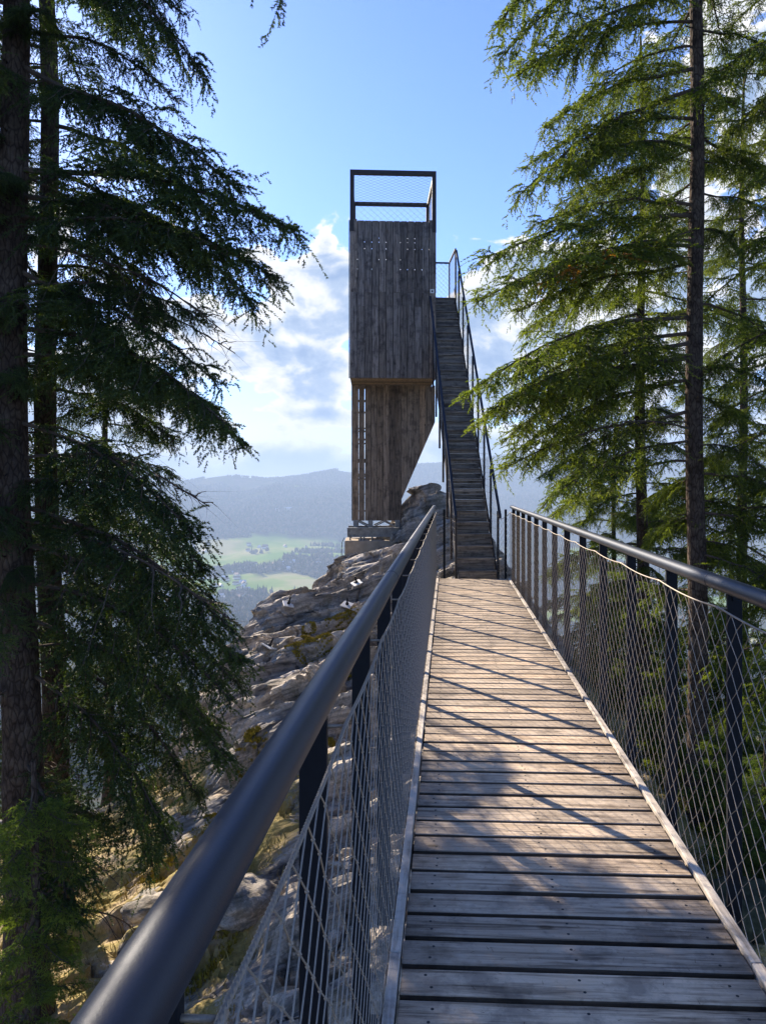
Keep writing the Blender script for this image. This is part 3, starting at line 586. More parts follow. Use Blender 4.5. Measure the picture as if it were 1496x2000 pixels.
for s in (0, 1):
    mb = MB(); ys_ = np.linspace(-0.5, 13.18, 48); mb.tube([(HX[s], y, 1.205) for y in ys_], 0.0305, 28)
    for yy in (3.2, 6.4, 9.6, 12.2): mb.tube([(HX[s], yy + q_, 1.205) for q_ in (0, .002, .008, .010)], [.0306, .0317, .0317, .0306], 28)
    for q_ in range(0): pass
    mb.build('handrail', M_paint, bridge, smooth=True)
    p0 = 1.52 if s == 0 else 3.03 - 0.838 * 3
    pyl = [y for y in np.arange(p0 - 0.838 * (1 if s == 0 else 0), 13.1, 0.838)]
    for y in pyl:
        mb = MB(); mb.box(PX_[s] - .0275, PX_[s] + .0275, y - .010, y + .010, -0.24, 1.182, ch=.0015)
        mb.box(PX_[s] - .010, PX_[s] + .010, y - .018, y + .018, 1.150, 1.180)
        mb.box(min(PX_[s], XL - .026 if s == 0 else XR + .026), max(PX_[s], XL - .026 if s == 0 else XR + .026), y - .03, y + .03, -0.20, -0.055)
        mb.build('post', M_post, bridge)
    # top rope with a sag between the posts
    yy = np.arange(-0.5, 13.2, 0.03)
    ph = ((yy - pyl[0]) / 0.838) % 1.0; zt = 1.122 - 0.014 * (1 - (2 * ph - 1) ** 2) ** 1.0
    mb = MB(); mb.tube(np.stack([np.full_like(yy, NX_[s]), yy, zt], -1), 0.0034, 8)
    # rope lay: a finer strand wound round it (only near enough to see)
    yn = np.arange(0.2, 3.2, 0.004); tt = yn / 0.03 * 6.283; zn = np.interp(yn, yy, zt)
    for q in range(3): mb.tube(np.stack([NX_[s] + .0026 * np.cos(tt + q * 2.09), yn, zn + .0026 * np.sin(tt + q * 2.09)], -1), 0.0018, 4)
    for y in pyl: mb.tube([(NX_[s], y, 1.118), (PX_[s], y, 1.118)], 0.0035, 6); mb.tube([(NX_[s], y - .009, 1.118), (NX_[s], y + .009, 1.118)], 0.0055, 8)
    mb.build('top_rope', M_rope, bridge, smooth=True)
    # diamond net
    def net_wires(mb, u0, u1, zt_f, zb_f, W_, H_, pos, rad, jit=0.0, knots=True):
        """diamonds W_ x H_ between zb and zt; pos(u, z) -> 3D"""
        nu = int(round((u1 - u0) / (W_ / 2))); du = (u1 - u0) / nu
        zlo = min(zb_f(u) for u in np.linspace(u0, u1, 20)); zhi = max(zt_f(u) for u in np.linspace(u0, u1, 200))
        nz_ = int((zhi - zlo) / (H_ / 2)) + 2
        def node(i, j):
            u = u0 + i * du; z = zb_f(u) + j * H_ / 2
            h = _h(np.int64(i), np.int64(j), np.int64(int(u0 * 50) + 900), 5) - .5; h2 = _h(np.int64(i), np.int64(j), np.int64(int(u0 * 50) + 990), 8) - .5
            z2 = min(z + jit * h, zt_f(u)); return (u + jit * h2 * (0 if i in (0, nu) else 1), z2, z)
        kn = []
        for d in (1, -1):
            for i0 in range(-nz_, nu + nz_ + 1):
                if i0 % 2: continue
                pts = []
                for j in range(nz_ + 1):
                    i = i0 + d * j
                    if 0 <= i <= nu:
                        u, z, zr = node(i, j)
                        if zr > zt_f(u0 + i * du) + H_ / 2 - 1e-6: 
                            break
                        pts.append(pos(u, z))
                        if d == 1 and z < zt_f(u) - .01: kn.append((u, z))
                if len(pts) > 1: mb.tube(pts, rad, 3, cap=False)
        if knots:
            k_ = np.array([pos(*q) for q in kn]); r = rad * 2.3
            O = np.array([(r, 0, 0), (-r, 0, 0), (0, r, 0), (0, -r, 0), (0, 0, r * 1.9), (0, 0, -r * 1.9)])
            F = np.array([(0, 2, 4), (2, 1, 4), (1, 3, 4), (3, 0, 4), (2, 0, 5), (1, 2, 5), (3, 1, 5), (0, 3, 5)])
            mb.add((k_[:, None] + O[None]).reshape(-1, 3), (F[None] + np.arange(len(k_))[:, None, None] * 6).reshape(-1, 3))
    mb = MB(); ztf = lambda u: float(np.interp(u, yy, zt))
    net_wires(mb, -0.3, 13.16, ztf, lambda u: 0.0, 0.112, 0.106, lambda u, z: (NX_[s], u, z), 0.0016, jit=0.011)
    mb.tube([(NX_[s], -.5, .0), (NX_[s], 13.15, .0)], .003, 6)
    mb.build('wire_net', M_rope, bridge)

# ---------------------------------------------------------------- the staircase
SA = math.radians(4.4) + TH                 # climbs a little to the left of the bridge
sp = P((895 + 970) / 2, 1114.5, 13.3)
stair = empty('staircase', (sp[0], sp[1], 0), SA); tag(stair, 'steep dark timber staircase climbing from the bridge end along the tower', 'staircase')
RISE, RUN, NS, SW = 0.2005, 0.1775, 31, 0.665
z0 = 0.10
for k in range(NS):
    z = z0 + k * RISE; y = k * RUN; mb = MB(); r = rng.uniform(0, 1)
    mb.box(-SW / 2, SW / 2, y - .012, y + RUN + .028, z - .036, z, r, ch=.003)
    mb.box(-SW / 2 + .002, SW / 2 - .002, y + .010, y + .030, z - RISE / 2 - .0, z - .038, (r * 7.3) % 1, ch=.002)
    mb.box(-SW / 2 + .002, SW / 2 - .002, y + .012, y + .032, z - RISE + .002, z - RISE / 2 - .0015, (r * 3.7) % 1, ch=.002)
    t = mb.build('step', M_step, stair)
    ms = MB()
    for sx in (-SW / 2 + .06, SW / 2 - .06): ms.tube([(sx, y + .0105, z - .07), (sx, y + .0085, z - .07)], .006, 8); ms.tube([(sx, y + .0105, z - .15), (sx, y + .0085, z - .15)], .006, 8)
    ms.build('screws', M_galv, t)
yt, ztp = NS * RUN, z0 + (NS - 1) * RISE
mb = MB()
for k in range(8): mb.box(-SW / 2, SW / 2, yt + .03 + k * .146, yt + .03 + k * .146 + .14, ztp - .036, ztp - .001, rng.uniform(0, 1), ch=.003)
mb.build('landing', M_step, stair)
def slope_box(mb, x0, x1, y0, z0_, y1, z1_, h, rnd=0):    # sloped bar: top line from (y0,z0) to (y1,z1), height h below it
    V = [(x, yy, zz - d) for x in (x0, x1) for (yy, zz) in ((y0, z0_), (y1, z1_)) for d in (0, h)]
    mb.add(V, [(0, 1, 3, 2), (4, 6, 7, 5), (0, 4, 5, 1), (2, 3, 7, 6), (0, 2, 6, 4), (1, 5, 7, 3)], rnd)
SLP = RISE / RUN
for s in (-1, 1):
    mb = MB(); xa = s * (SW / 2 + .004); xb = s * (SW / 2 + .016)
    slope_box(mb, min(xa, xb), max(xa, xb), -.10, z0 - .13, yt + .1, z0 - .13 + (yt + .2) * SLP, .20)
    mb.box(min(xa, xb), max(xa, xb), yt + .10, yt + 1.25, ztp - .22, ztp - .002); mb.build('stringer', M_corten, stair)
    ph = lambda y: z0 + .98 + y * SLP
    ye = 4.32 if s == -1 else yt + .02
    mb = MB(); xr = s * (SW / 2 + .055)
    pts = [(xr, -.02, ph(-.02)), (xr, ye, ph(ye))]
    slope_box(mb, xr - .022, xr + .022, -.04, ph(-.04) + .02, ye, ph(ye) + .02, .055)
    mb.build('handrail', M_paint, stair)
    ys_ = np.arange(0.06, ye, 0.70 if s == 1 else .62)
    for y in list(ys_) + ([ye] if s == 1 else [ye - .03]):
        xo = s * (SW / 2 + .036); yy_ = float(y)
        mb = MB(); mb.box(xo - .020, xo + .020, yy_ - .008, yy_ + .008, max(ph(yy_) - 1.62, -.35), ph(yy_) - .02)
        mb.build('post', M_corten if s == -1 else M_post, stair)
    mb = MB(); xn = s * (SW / 2 + .026)
    net_wires(mb, 0.0, ye, lambda u: ph(u) - .05, lambda u: z0 + u * SLP - .02, 0.11, 0.12, lambda u, z: (xn, u, z), .0016, jit=.005)
    mb.build('wire_net', M_rope, stair)
# railing round the landing
mb = MB(); zr = ztp + 1.22
for (x, y) in ((SW / 2 + .03, yt + .0), (SW / 2 + .03, yt + 1.2), (-SW / 2 + .02, yt + 1.2)): mb.box(x - .018, x + .018, y - .010, y + .010, ztp - .2, zr)
mb.box(-SW / 2, SW / 2 + .05, yt + 1.18, yt + 1.22, zr - .001, zr + .035); mb.box(SW / 2 + .01, SW / 2 + .05, yt + .0, yt + 1.18, zr, zr + .034)
mb.build('landing_railing', M_post, stair)
mb = MB(); net_wires(mb, -SW / 2, SW / 2, lambda u: zr, lambda u: ztp, .12, .12, lambda u, z: (u, yt + 1.2, z), .0026)
net_wires(mb, 0, 1.2, lambda u: zr, lambda u: ztp, .12, .12, lambda u, z: (SW / 2 + .03, yt + u, z), .0016); mb.build('landing_net', M_rope, stair)

# closing nets between the bridge rail ends and the stair
def wing(a, b, zt0, zt1, label, post_at):
    t = empty('netting_panel', (a[0], a[1], 0)); tag(t, label, 'netting panel', 'net panels closing the gaps beside the stair foot')
    d = np.array([b[0] - a[0], b[1] - a[1]]); l = float(np.linalg.norm(d)); d /= l
    mb = MB(); f = lambda u: zt0 + (zt1 - zt0) * u / l - .03 * math.sin(math.pi * u / l)
    net_wires(mb, 0, l, f, lambda u: -.03, .11, .106, lambda u, z: (d[0] * u, d[1] * u, z), .0018)
    mb.tube([(d[0] * u, d[1] * u, f(u)) for u in np.linspace(0, l, 12)], .005, 6); mb.build('wire_net', M_rope, t)
    mb = MB(); p = (d[0] * l * post_at, d[1] * l * post_at); mb.box(p[0] - .02, p[0] + .02, p[1] - .01, p[1] + .01, -.3, zt0 + .06); mb.build('post', M_post, t)
def stair_pt(x, y): c, s_ = math.cos(SA), math.sin(SA); return (sp[0] + c * x - s_ * y, sp[1] + s_ * x + c * y)
wing((NX_[0], 13.17), stair_pt(-SW / 2 - .05, .08), 1.10, 1.00, 'small wire net panel closing the gap left of the stair foot', .42)
wing((NX_[1], 13.17), stair_pt(SW / 2 + .05, .10), 1.10, .98, 'small wire net panel closing the gap right of the stair foot', .35)

# ---------------------------------------------------------------- the tower
TA = math.radians(3.0) + TH
tp = P(684, CY, 17.4)
tower = empty('lookout_tower', (tp[0], tp[1], -0.9), TA); tag(tower, 'tall narrow timber clad lookout tower with open steel cage on top', 'lookout tower')
TZ = 0.9                                     # local z = world z + TZ
def zl(py, D): return EYE + (CY - py) / FPX * D + TZ
TW = 1.95; FT = 17.4; DEP = 2.05; REC = 1.25
zT, zB = zl(430, FT), zl(738, FT)
nb = 12; bw = (TW - 0.0) / nb
trng = np.random.default_rng(11)
mb = MB(); ml = []
joint = [zl(570, FT), zl(596, FT)]
for k in range(nb):
    a = k * bw + .0065; b_ = (k + 1) * bw - .0065; zj = joint[k % 2] + trng.uniform(-.01, .01) if k not in (0, nb - 1) else joint[0]
    y0 = trng.uniform(0, .004) - (.012 if k in (0, nb - 1) else 0)
    top = zT + (.03 if k in (0, nb - 1) else 0)
    mb.box(a, b_, y0, y0 + .026, zj + .002, top, trng.uniform(0, 1), ch=.002); mb.box(a, b_, y0 + .001, y0 + .027, zB, zj - .002, trng.uniform(0, 1), ch=.002)
mb.build('front_cladding', M_clad, tower)
# battens behind the boards; the slots left open between them show the sky
mb = MB(); rows = [zl(p, FT) for p in (463, 471, 484, 505, 524, 544, 563)]; g = .011
edges = [zB + .02] + [v for r in sorted(rows) for v in (r - g, r + g)] + [zT - .01]
for q in range(0, len(edges), 2): mb.box(.012, TW - .012, .032, .05, edges[q], edges[q + 1])
for k in range(1, nb):
    for r in rows:
        if trng.random() < 0.35 or k in (3 + 3, ): mb.box(k * bw - .03, k * bw + .03, .031, .049, r - g - .001, r + g + .001)
mb.build('battens', M_corten, tower)
# side walls, floor under the room (its boards show from below), back wall below the parapet of the platform
def vwall(name, x0, x1, y0, y1, z0_, z1_, n, mat, axis='y', gap=.004):
    mb = MB()
    for k in range(n):
        if axis == 'y': a, b_ = y0 + (y1 - y0) * k / n + gap, y0 + (y1 - y0) * (k + 1) / n - gap; mb.box(x0, x1, a, b_, z0_, z1_, trng.uniform(0, 1), ch=.002)
        else: a, b_ = x0 + (x1 - x0) * k / n + gap, x0 + (x1 - x0) * (k + 1) / n - gap; mb.box(a, b_, y0, y1, z0_, z1_, trng.uniform(0, 1), ch=.002)
    return mb.build(name, mat, tower)
vwall('side_wall', -.002, .026, .03, DEP, zB + .001, zT, 13, M_clad); vwall('side_wall', TW - .026, TW + .002, .03, DEP, zl(570, FT) + .001, zT, 13, M_clad)
vwall('side_wall', TW - .027, TW + .001, .03, DEP, zB + .001, zl(570, FT) - .6, 13, M_clad)
vwall('back_wall', .03, TW - .03, DEP - .03, DEP, zB + .001, zT - .75, 12, M_clad, 'x')
mb = MB()
for k in range(13): mb.box(.03, TW - .03, .055 + k * (REC - .06) / 13 + .003, .055 + (k + 1) * (REC - .06) / 13 - .003, zB + .012, zB + .036, trng.uniform(0, 1), ch=.002)
mb.box(.03, TW - .03, .052, DEP - .03, zB + .04, zB + .09)
mb.build('room_floor', M_clad2, tower)
mb = MB(); mb.box(.05, TW - .05, .06, DEP - .06, zT - 1.25, zT - 1.17); mb.build('platform_floor', M_clad, tower)
# lower fin, set back under the overhang, cut away diagonally on the right
FD = FT + REC + .0
zf0 = zl(1017, FD); zf1 = zB
def fin_bottom(u):          # diagonal from (u=1.22) at y 975 up to the stair at y 822
    u1 = 1.215; z1 = zl(975, FD); u2 = 2.04; z2 = zl(822, FD)
    return zf0 if u < u1 else z1 + (u - u1) / (u2 - u1) * (z2 - z1)
def fin_board(mb, a, b_, v0, v1, top, rnd):
    za, zb_ = fin_bottom(a + 1e-6), fin_bottom(b_ - 1e-6)
    if a < 1.215 < b_: 
        fin_board(mb, a, 1.2149, v0, v1, top, rnd); fin_board(mb, 1.2151, b_, v0, v1, top, rnd); return
    V = [(a, v0, za), (b_, v0, zb_), (b_, v1, zb_), (a, v1, za), (a, v0, top), (b_, v0, top), (b_, v1, top), (a, v1, top)]
    mb.add(V, [(3, 2, 1, 0), (4, 5, 6, 7), (0, 1, 5, 4), (2, 3, 7, 6), (1, 2, 6, 5), (3, 0, 4, 7)], rnd)
mb = MB(); u = .03; fb = []
sc_ = 1500 / FD
for k in range(14):
    w = .148
    if u + w > 2.04: w = 2.04 - u
    if w < .02: break
    gp = .007 if k == 0 else .012 if k == 1 else (.009 if k != 4 else .011)
    zj = zl([865, 850, 862, 905, 866, 900, 866, 870, 864, 1000, 1000, 1000, 1000, 1000][k], FD)
    a, b_ = u, u + w - gp; y0 = REC + trng.uniform(0, .005)
    fin_board(mb, a, b_, y0, y0 + .026, zf1, trng.uniform(0, 1)); fb.append((a, b_)); u += w
mb.build('lower_cladding', M_clad2, tower)
mb = MB()
for k, py in enumerate((757, 783, 806, 836, 842, 858, 866, 898, 902, 927, 931, 936, 965, 998)):
    z = zl(py, FD); e = 1.9 if z > fin_bottom(1.9) + .1 else (1.2 if py > 960 else 1.3 + (960 - py) * .004)
    mb.box(.03, min(e, 1.95), REC + .036, REC + .07, z - trng.uniform(.012, .035), z + trng.uniform(.010, .03))
for a_, b_ in ((.345, .70), (.705, 1.2148), (1.2152, 1.6), (1.605, 2.02)): fin_board(mb, a_, b_, REC + .071, REC + .085, zf1 - .02, 0)
mb.build('fin_battens', M_corten, tower)
mb = MB()
for k in range(6): mb.box(.002, .028, REC + .03 + k * .13 + .003, REC + .03 + (k + 1) * .13 - .003, zf0, zf1, trng.uniform(0, 1), ch=.002)
mb.box(1.0, 1.02, REC + .08, DEP - .02, zf0 + .02, zf1); mb.build('fin_side', M_clad2, tower)
# steel: cage on the roof
zC = zl(331, FT); t = .045
mb = MB()
mb.box(-.004, .092, -.014, .07, zT - .25, zC - .1, ch=.003); mb.box(TW - .092, TW + .004, -.014, .07, zT - .25, zC - .1, ch=.003)
mb.box(-.004, TW + .004, -.014, .08, zC - .1 + .0005, zC, ch=.003); mb.box(-.003, TW + .003, DEP - .08, DEP, zC - .09, zC - .0005, ch=.003)
mb.box(-.002, .06, .0805, DEP - .0805, zC - .085, zC - .002); mb.box(TW - .06, TW + .002, .0805, DEP - .0805, zC - .085, zC - .002)
for x in (.0, TW - .085): mb.box(x, x + .085, DEP - .085, DEP - .002, zT - 1.0, zC - .091)
mb.build('cage_frame', M_corten, tower)
mb = MB(); net_wires(mb, .05, TW - .05, lambda u: DEP - .05, lambda u: .05, .17, .17, lambda u, z: (u, z, zC - .05), .0026, knots=False); mb.build('roof_net', M_rope, tower)
mb = MB(); net_wires(mb, .05, TW - .05, lambda u: zC - .05, lambda u: zT - .76, .17, .15, lambda u, z: (u, DEP - .04, z), .0026, knots=False)
net_wires(mb, .05, DEP - .05, lambda u: zC - .05, lambda u: zT, .17, .15, lambda u, z: (TW - .03, u, z), .0026, knots=False); mb.build('side_net', M_rope, tower)
# corner edge flashings of the shaft
mb = MB(); mb.box(-.030, -.004, -.012, .012, zB - .01, zT); mb.box(-.030 + .03, .004 + .02, REC - .012, REC - .002, zf0, zf1); mb.build('corner_trim', M_galv, tower)
# little sign
mb = MB(); zs = zl(567, FT); mb.box(TW - .135, TW - .045, -.020, -.014, zs - .045, zs + .045, ch=.002); sg = mb.build('sign', M_white, tower)
mb = MB(); mb.tube([(TW - .09, -.0215, zs), (TW - .09, -.0195, zs)], .022, 12); mb.build('sign_mark', M_post, sg)
# feet, beams, bracing
D2 = FD
zb1 = zl(1030, D2); zb0 = zl(1048, D2)
for v in (REC + .05, DEP - .05):
    for x in (.10, .46, 1.12): mb = MB(); mb.box(x - .06, x + .06, v - .05, v + .05, zb1 + .001, zf0 + .02, ch=.006); mb.build('foot', M_galv, tower)
    for x0_, x1_ in ((.16, .40), (.55, .80), (.80, 1.05)):
        up = x1_ < .5 or x0_ > .7
        mb = MB(); mb.tube([(x0_, v, zb1 + (.14 if up else .02)), (x1_, v, zb1 + (.02 if up else .14))], .018, 6); mb.build('brace', M_galv, tower)
mb = MB()
for v in (REC - .12, DEP - .02):
    mb.box(-.10, 1.55, v, v + .016, zb0 + .02, zb1 - .02); mb.box(-.10, 1.55, v - .05, v + .066, zb1 - .02, zb1); mb.box(-.10, 1.55, v - .05, v + .066, zb0, zb0 + .02)
    for x in (-.08, .16, .46, .80, 1.12): mb.box(x, x + .014, v - .045, v - .001, zb0 + .021, zb1 - .021)
for x in (.1, .46, 1.12): mb.box(x - .05, x + .05, REC - .05, DEP - .05, zb0 + .03, zb1 - .021)
for x in (-.03, .22, .30, .50, .72, .95):
    for v in (REC - .08, DEP): mb.tube([(x, v, zb0 - .12), (x, v, zb0)], .02, 8)
mb.build('base_frame', M_galv, tower)
pl = empty('concrete_plinth', (tp[0], tp[1], 0), TA); tag(pl, 'pale concrete plinth block on the crag under the tower', 'plinth')
mb = MB(); mb.box(-.16, 1.75, REC - .22, DEP + .15, -1.4, zb0 - TZ - .085, ch=.015); mb.build('block', M_conc, pl)
q = P(668, 1050, 18.3); mb = MB(); mb.tube([(q[0] + .06, q[1], q[2] + .0), (q[0], q[1], q[2] - .12), (q[0] - .03, q[1], q[2] - .8)], .008, 6); tag(mb.build('grounding_cable', M_post), 'thin dark cable hanging from the tower base beside the plinth', 'cable')

# ---------------------------------------------------------------- spruces
trg = np.random.default_rng(23)
def branch_mesh(name, Lb, lat, hang, step, needles=True, sub=.060, brown=0.0, arch=.10, r0=.022, nl=.021, density=360, shoot=(.06, .13), comb=.5):
    """one spruce bough along +X: limb, side twigs and needled shoots"""
    g = trg; mb = MB()
    n = 9; s = np.linspace(0, 1, n); wob = g.normal(0, .012 * Lb, (n, 2)); wob[0] = 0; wob[-1] = 0; wob = np.cumsum(wob, 0) * .5 * (1 - s[:, None]) * 2
    main = np.stack([s * Lb, wob[:, 0], Lb * arch * np.sin(s * math.pi) * 1.0 - .0 * s + wob[:, 1]], -1)
    mb.tube(main, r0 * (1 - .86 * s) + .002, 6, mi=0)
    P0, D0, LN, RN = [], [], [], []
    sv = .14 if needles else .25; side = 1
    while sv < 1.0:
        p = np.array([np.interp(sv, s, main[:, c]) for c in range(3)])
        prof = min(1.0, (1 - sv) * 1.9 + .16) * min(1.0, .35 + sv * 1.6)
        l = lat * prof * g.uniform(.55, 1.15)
        ang_ = math.radians(g.uniform(42, 68)); el = g.uniform(-.35, .25)
        d0 = np.array([math.cos(ang_), side * math.sin(ang_), el]); d0 /= np.linalg.norm(d0)
        if g.random() < .12: d0 = np.array([.6, side * .2, .6])            # an odd upright twig
        hg = hang * g.uniform(.5, 1.4); t = np.linspace(0, 1, 6)[:, None]
        path = p + l * (d0 * t + np.array([0, 0, -1.0]) * hg * t ** 2); path[1:] += g.normal(0, .008, (5, 3))
        mb.tube(path, np.linspace(.006, .0018, 6) * (1 if needles else 1.3), 3, cap=False, mi=0)
        tone = g.uniform(0, .35); br = g.random() < brown
        ll = float(np.sum(np.linalg.norm(np.diff(path, axis=0), axis=1))); m = max(3, int(ll / sub))
        for q in range(m + 1):
            f = q / m * 5; k = min(int(f), 4); f -= k; pp = path[k] * (1 - f) + path[k + 1] * f; tg = path[k + 1] - path[k]; tg /= np.linalg.norm(tg) + 1e-9
            sd_ = np.cross(tg, [0, 0, 1.0]); sd_ /= np.linalg.norm(sd_) + 1e-9
            for z_ in ((1, -1) if needles else (g.choice([1, -1]),)):
                if not needles and g.random() < .45: continue
                c_ = comb * g.uniform(0, 1.6)
                dd = tg * .75 + sd_ * z_ * g.uniform(.5, .9) + np.array([0, 0, -c_ + .12]); dd /= np.linalg.norm(dd)
                ln = g.uniform(*shoot) * (1.0 + (1.1 if g.random() < .22 * comb * 2 else 0)) * (.7 + .5 * (q > 1))
                P0.append(pp); D0.append(dd); LN.append(ln); RN.append(.985 if br else min(.94, tone + g.uniform(0, .5) + .22 * q / m))
        if needles:                                      # hanging branchlets, each with its own shoots
            for q in range(int(ll / .11)):
                t_ = g.uniform(.15, .95) * 5; k = min(int(t_), 4); t_ -= k; pp = path[k] * (1 - t_) + path[k + 1] * t_; tg = path[k + 1] - path[k]; tg /= np.linalg.norm(tg) + 1e-9
                sd_ = np.cross(tg, [0, 0, 1.0]) * g.choice([-1, 1]); dd = tg * .5 + sd_ * g.uniform(.3, .8) + np.array([0, 0, -comb * g.uniform(.3, 1.5)]); dd /= np.linalg.norm(dd); hl = g.uniform(.12, .26) * (.6 + lat)
                for m_ in range(int(hl / .045) + 1):
                    b2 = pp + dd * m_ * .045; b2[2] -= .12 * (m_ * .045 / hl) ** 2 * hl; s2 = np.cross(dd, g.normal(0, 1, 3)); s2 /= np.linalg.norm(s2) + 1e-9
                    d2 = dd * .8 + s2 * .65 + np.array([0, 0, -.25 * comb]); d2 /= np.linalg.norm(d2)
                    P0.append(b2); D0.append(d2); LN.append(g.uniform(.05, .10)); RN.append(.985 if br else min(.94, tone + g.uniform(0, .55) + .15 * m_ * .045 / hl))
        P0.append(path[-1]); D0.append((path[-1] - path[-2]) / np.linalg.norm(path[-1] - path[-2])); LN.append(shoot[1]); RN.append(.985 if br else .8)
        side = -side; sv += step / Lb * g.uniform(.6, 1.4)
    # shoots along the limb itself
    for q in range(int(Lb / .05)):
        sv = g.uniform(.3, 1); p = np.array([np.interp(sv, s, main[:, c]) for c in range(3)])
        dd = np.array([.8, g.normal() * .7, g.uniform(-.5, .6)]); dd /= np.linalg.norm(dd); P0.append(p); D0.append(dd); LN.append(g.uniform(*shoot)); RN.append(g.uniform(.1, .9))
    P0, D0, LN, RN = np.array(P0), np.array(D0), np.array(LN), np.array(RN)
    if not needles:
        a = P0; b_ = P0 + D0 * LN[:, None] * 1.5; b_[:, 2] -= LN * .25; w = np.cross(D0, [0, 0, 1.0]); w /= np.linalg.norm(w, axis=1)[:, None] + 1e-9; w *= .0016
        u = np.cross(D0, w); u /= np.linalg.norm(u, axis=1)[:, None] + 1e-9; u *= .0016
        V = np.stack([a - w, a + w, a + u, b_], 1).reshape(-1, 3); F = (np.array([(0, 1, 3), (1, 2, 3), (2, 0, 3)])[None] + np.arange(len(P0))[:, None, None] * 4).reshape(-1, 3)
        mb.add(V, F, 0, 0)
    else:
        # curved shoots: each shoot in two pieces, the tip turning up a little or hanging on
        cnt = np.maximum(7, (LN * density).astype(int)); idx = np.repeat(np.arange(len(P0)), cnt); nn = len(idx)
        t = g.uniform(0.02, 1, nn); d = D0[idx]; l = LN[idx]
        pos = P0[idx] + d * (t * l)[:, None]; pos[:, 2] -= .18 * l * t ** 2
        ra = g.normal(0, 1, (nn, 3)); ra[:, 2] += .25; ra -= d * np.sum(ra * d, 1)[:, None]; ra /= np.linalg.norm(ra, axis=1)[:, None] + 1e-9
        dr = d * .62 + ra * .80; dr /= np.linalg.norm(dr, axis=1)[:, None]
        nlen = nl * g.uniform(.7, 1.15, nn) * (1 - .35 * t ** 3)
        w = np.cross(dr, g.normal(0, 1, (nn, 3))); w /= np.linalg.norm(w, axis=1)[:, None] + 1e-9; w *= (.0044 * nl / .023)
        V = np.stack([pos - w, pos + w, pos + dr * nlen[:, None]], 1).reshape(-1, 3)
        mb.add(V, np.arange(3 * nn).reshape(-1, 3), np.repeat(RN[idx], 3), 1)
        # shoot stems
        w = np.cross(D0, [.3, .2, 1.0]); w /= np.linalg.norm(w, axis=1)[:, None] + 1e-9; w *= .0022; e = P0 + D0 * LN[:, None]; e[:, 2] -= .18 * LN
        mb.add(np.stack([P0 - w, P0 + w, e], 1).reshape(-1, 3), np.arange(3 * len(P0)).reshape(-1, 3), 0.1, 1)
    o = mb.build(name, [M_twig, M_needle]); me = o.data; bpy.data.objects.remove(o); return me, Lb
VAR = {
    'lush': [branch_mesh('branch', 2.2, .52, .30, .050, comb=.42, arch=.07) for _ in range(3)] + [branch_mesh('branch', 2.2, .54, .40, .052, comb=.5)],
    'mid': [branch_mesh('branch', 1.5, .42, .25, .048, comb=.4, r0=.015) for _ in range(3)],
    'sparse': [branch_mesh('branch', 1.8, .5, .25, .10, comb=.4, r0=.017, sub=.06) for _ in range(2)],
    'bare': [branch_mesh('dead_branch', 1.8, .55, .30, .10, needles=False, r0=.013, sub=.07, shoot=(.06, .2)) for _ in range(2)],
    'young': [branch_mesh('branch', 1.0, .36, .12, .05, comb=.15, r0=.010, arch=-.08, shoot=(.05, .10), sub=.045) for _ in range(2)],
    'brown': [branch_mesh('branch', 1.2, .30, .2, .07, comb=.4, brown=.45, r0=.012)],
}
def put_branch(root, base, tip, kind, mat=None, roll=None):
    me, Lb = VAR[kind][trg.integers(0, len(VAR[kind]))]
    o = bpy.data.objects.new('dead_branch' if kind == 'bare' else 'branch', me); COL.objects.link(o); o.parent = root
    v = Vector(tip) - Vector(base); l = v.length; x = v.normalized(); up = Vector((0, 0, 1)); y = up.cross(x)
    if y.length < .1: y = Vector((0, 1, 0))
    y.normalize(); z = x.cross(y); r = trg.normal() * .22 if roll is None else roll
    m = Matrix((x, y, z)).transposed().to_4x4() @ Matrix.Rotation(r, 4, 'X'); s = l / Lb
    flat = min(1.25, max(.75, 1.0 / s ** .5))
    o.matrix_local = Matrix.Translation(Vector(base)) @ m @ Matrix.Diagonal((s, s * flat * trg.choice([-1, 1]), s * flat, 1))
    if mat is not None and kind != 'bare':
        o.material_slots[1].link = 'OBJECT'; o.material_slots[1].material = mat
    return o
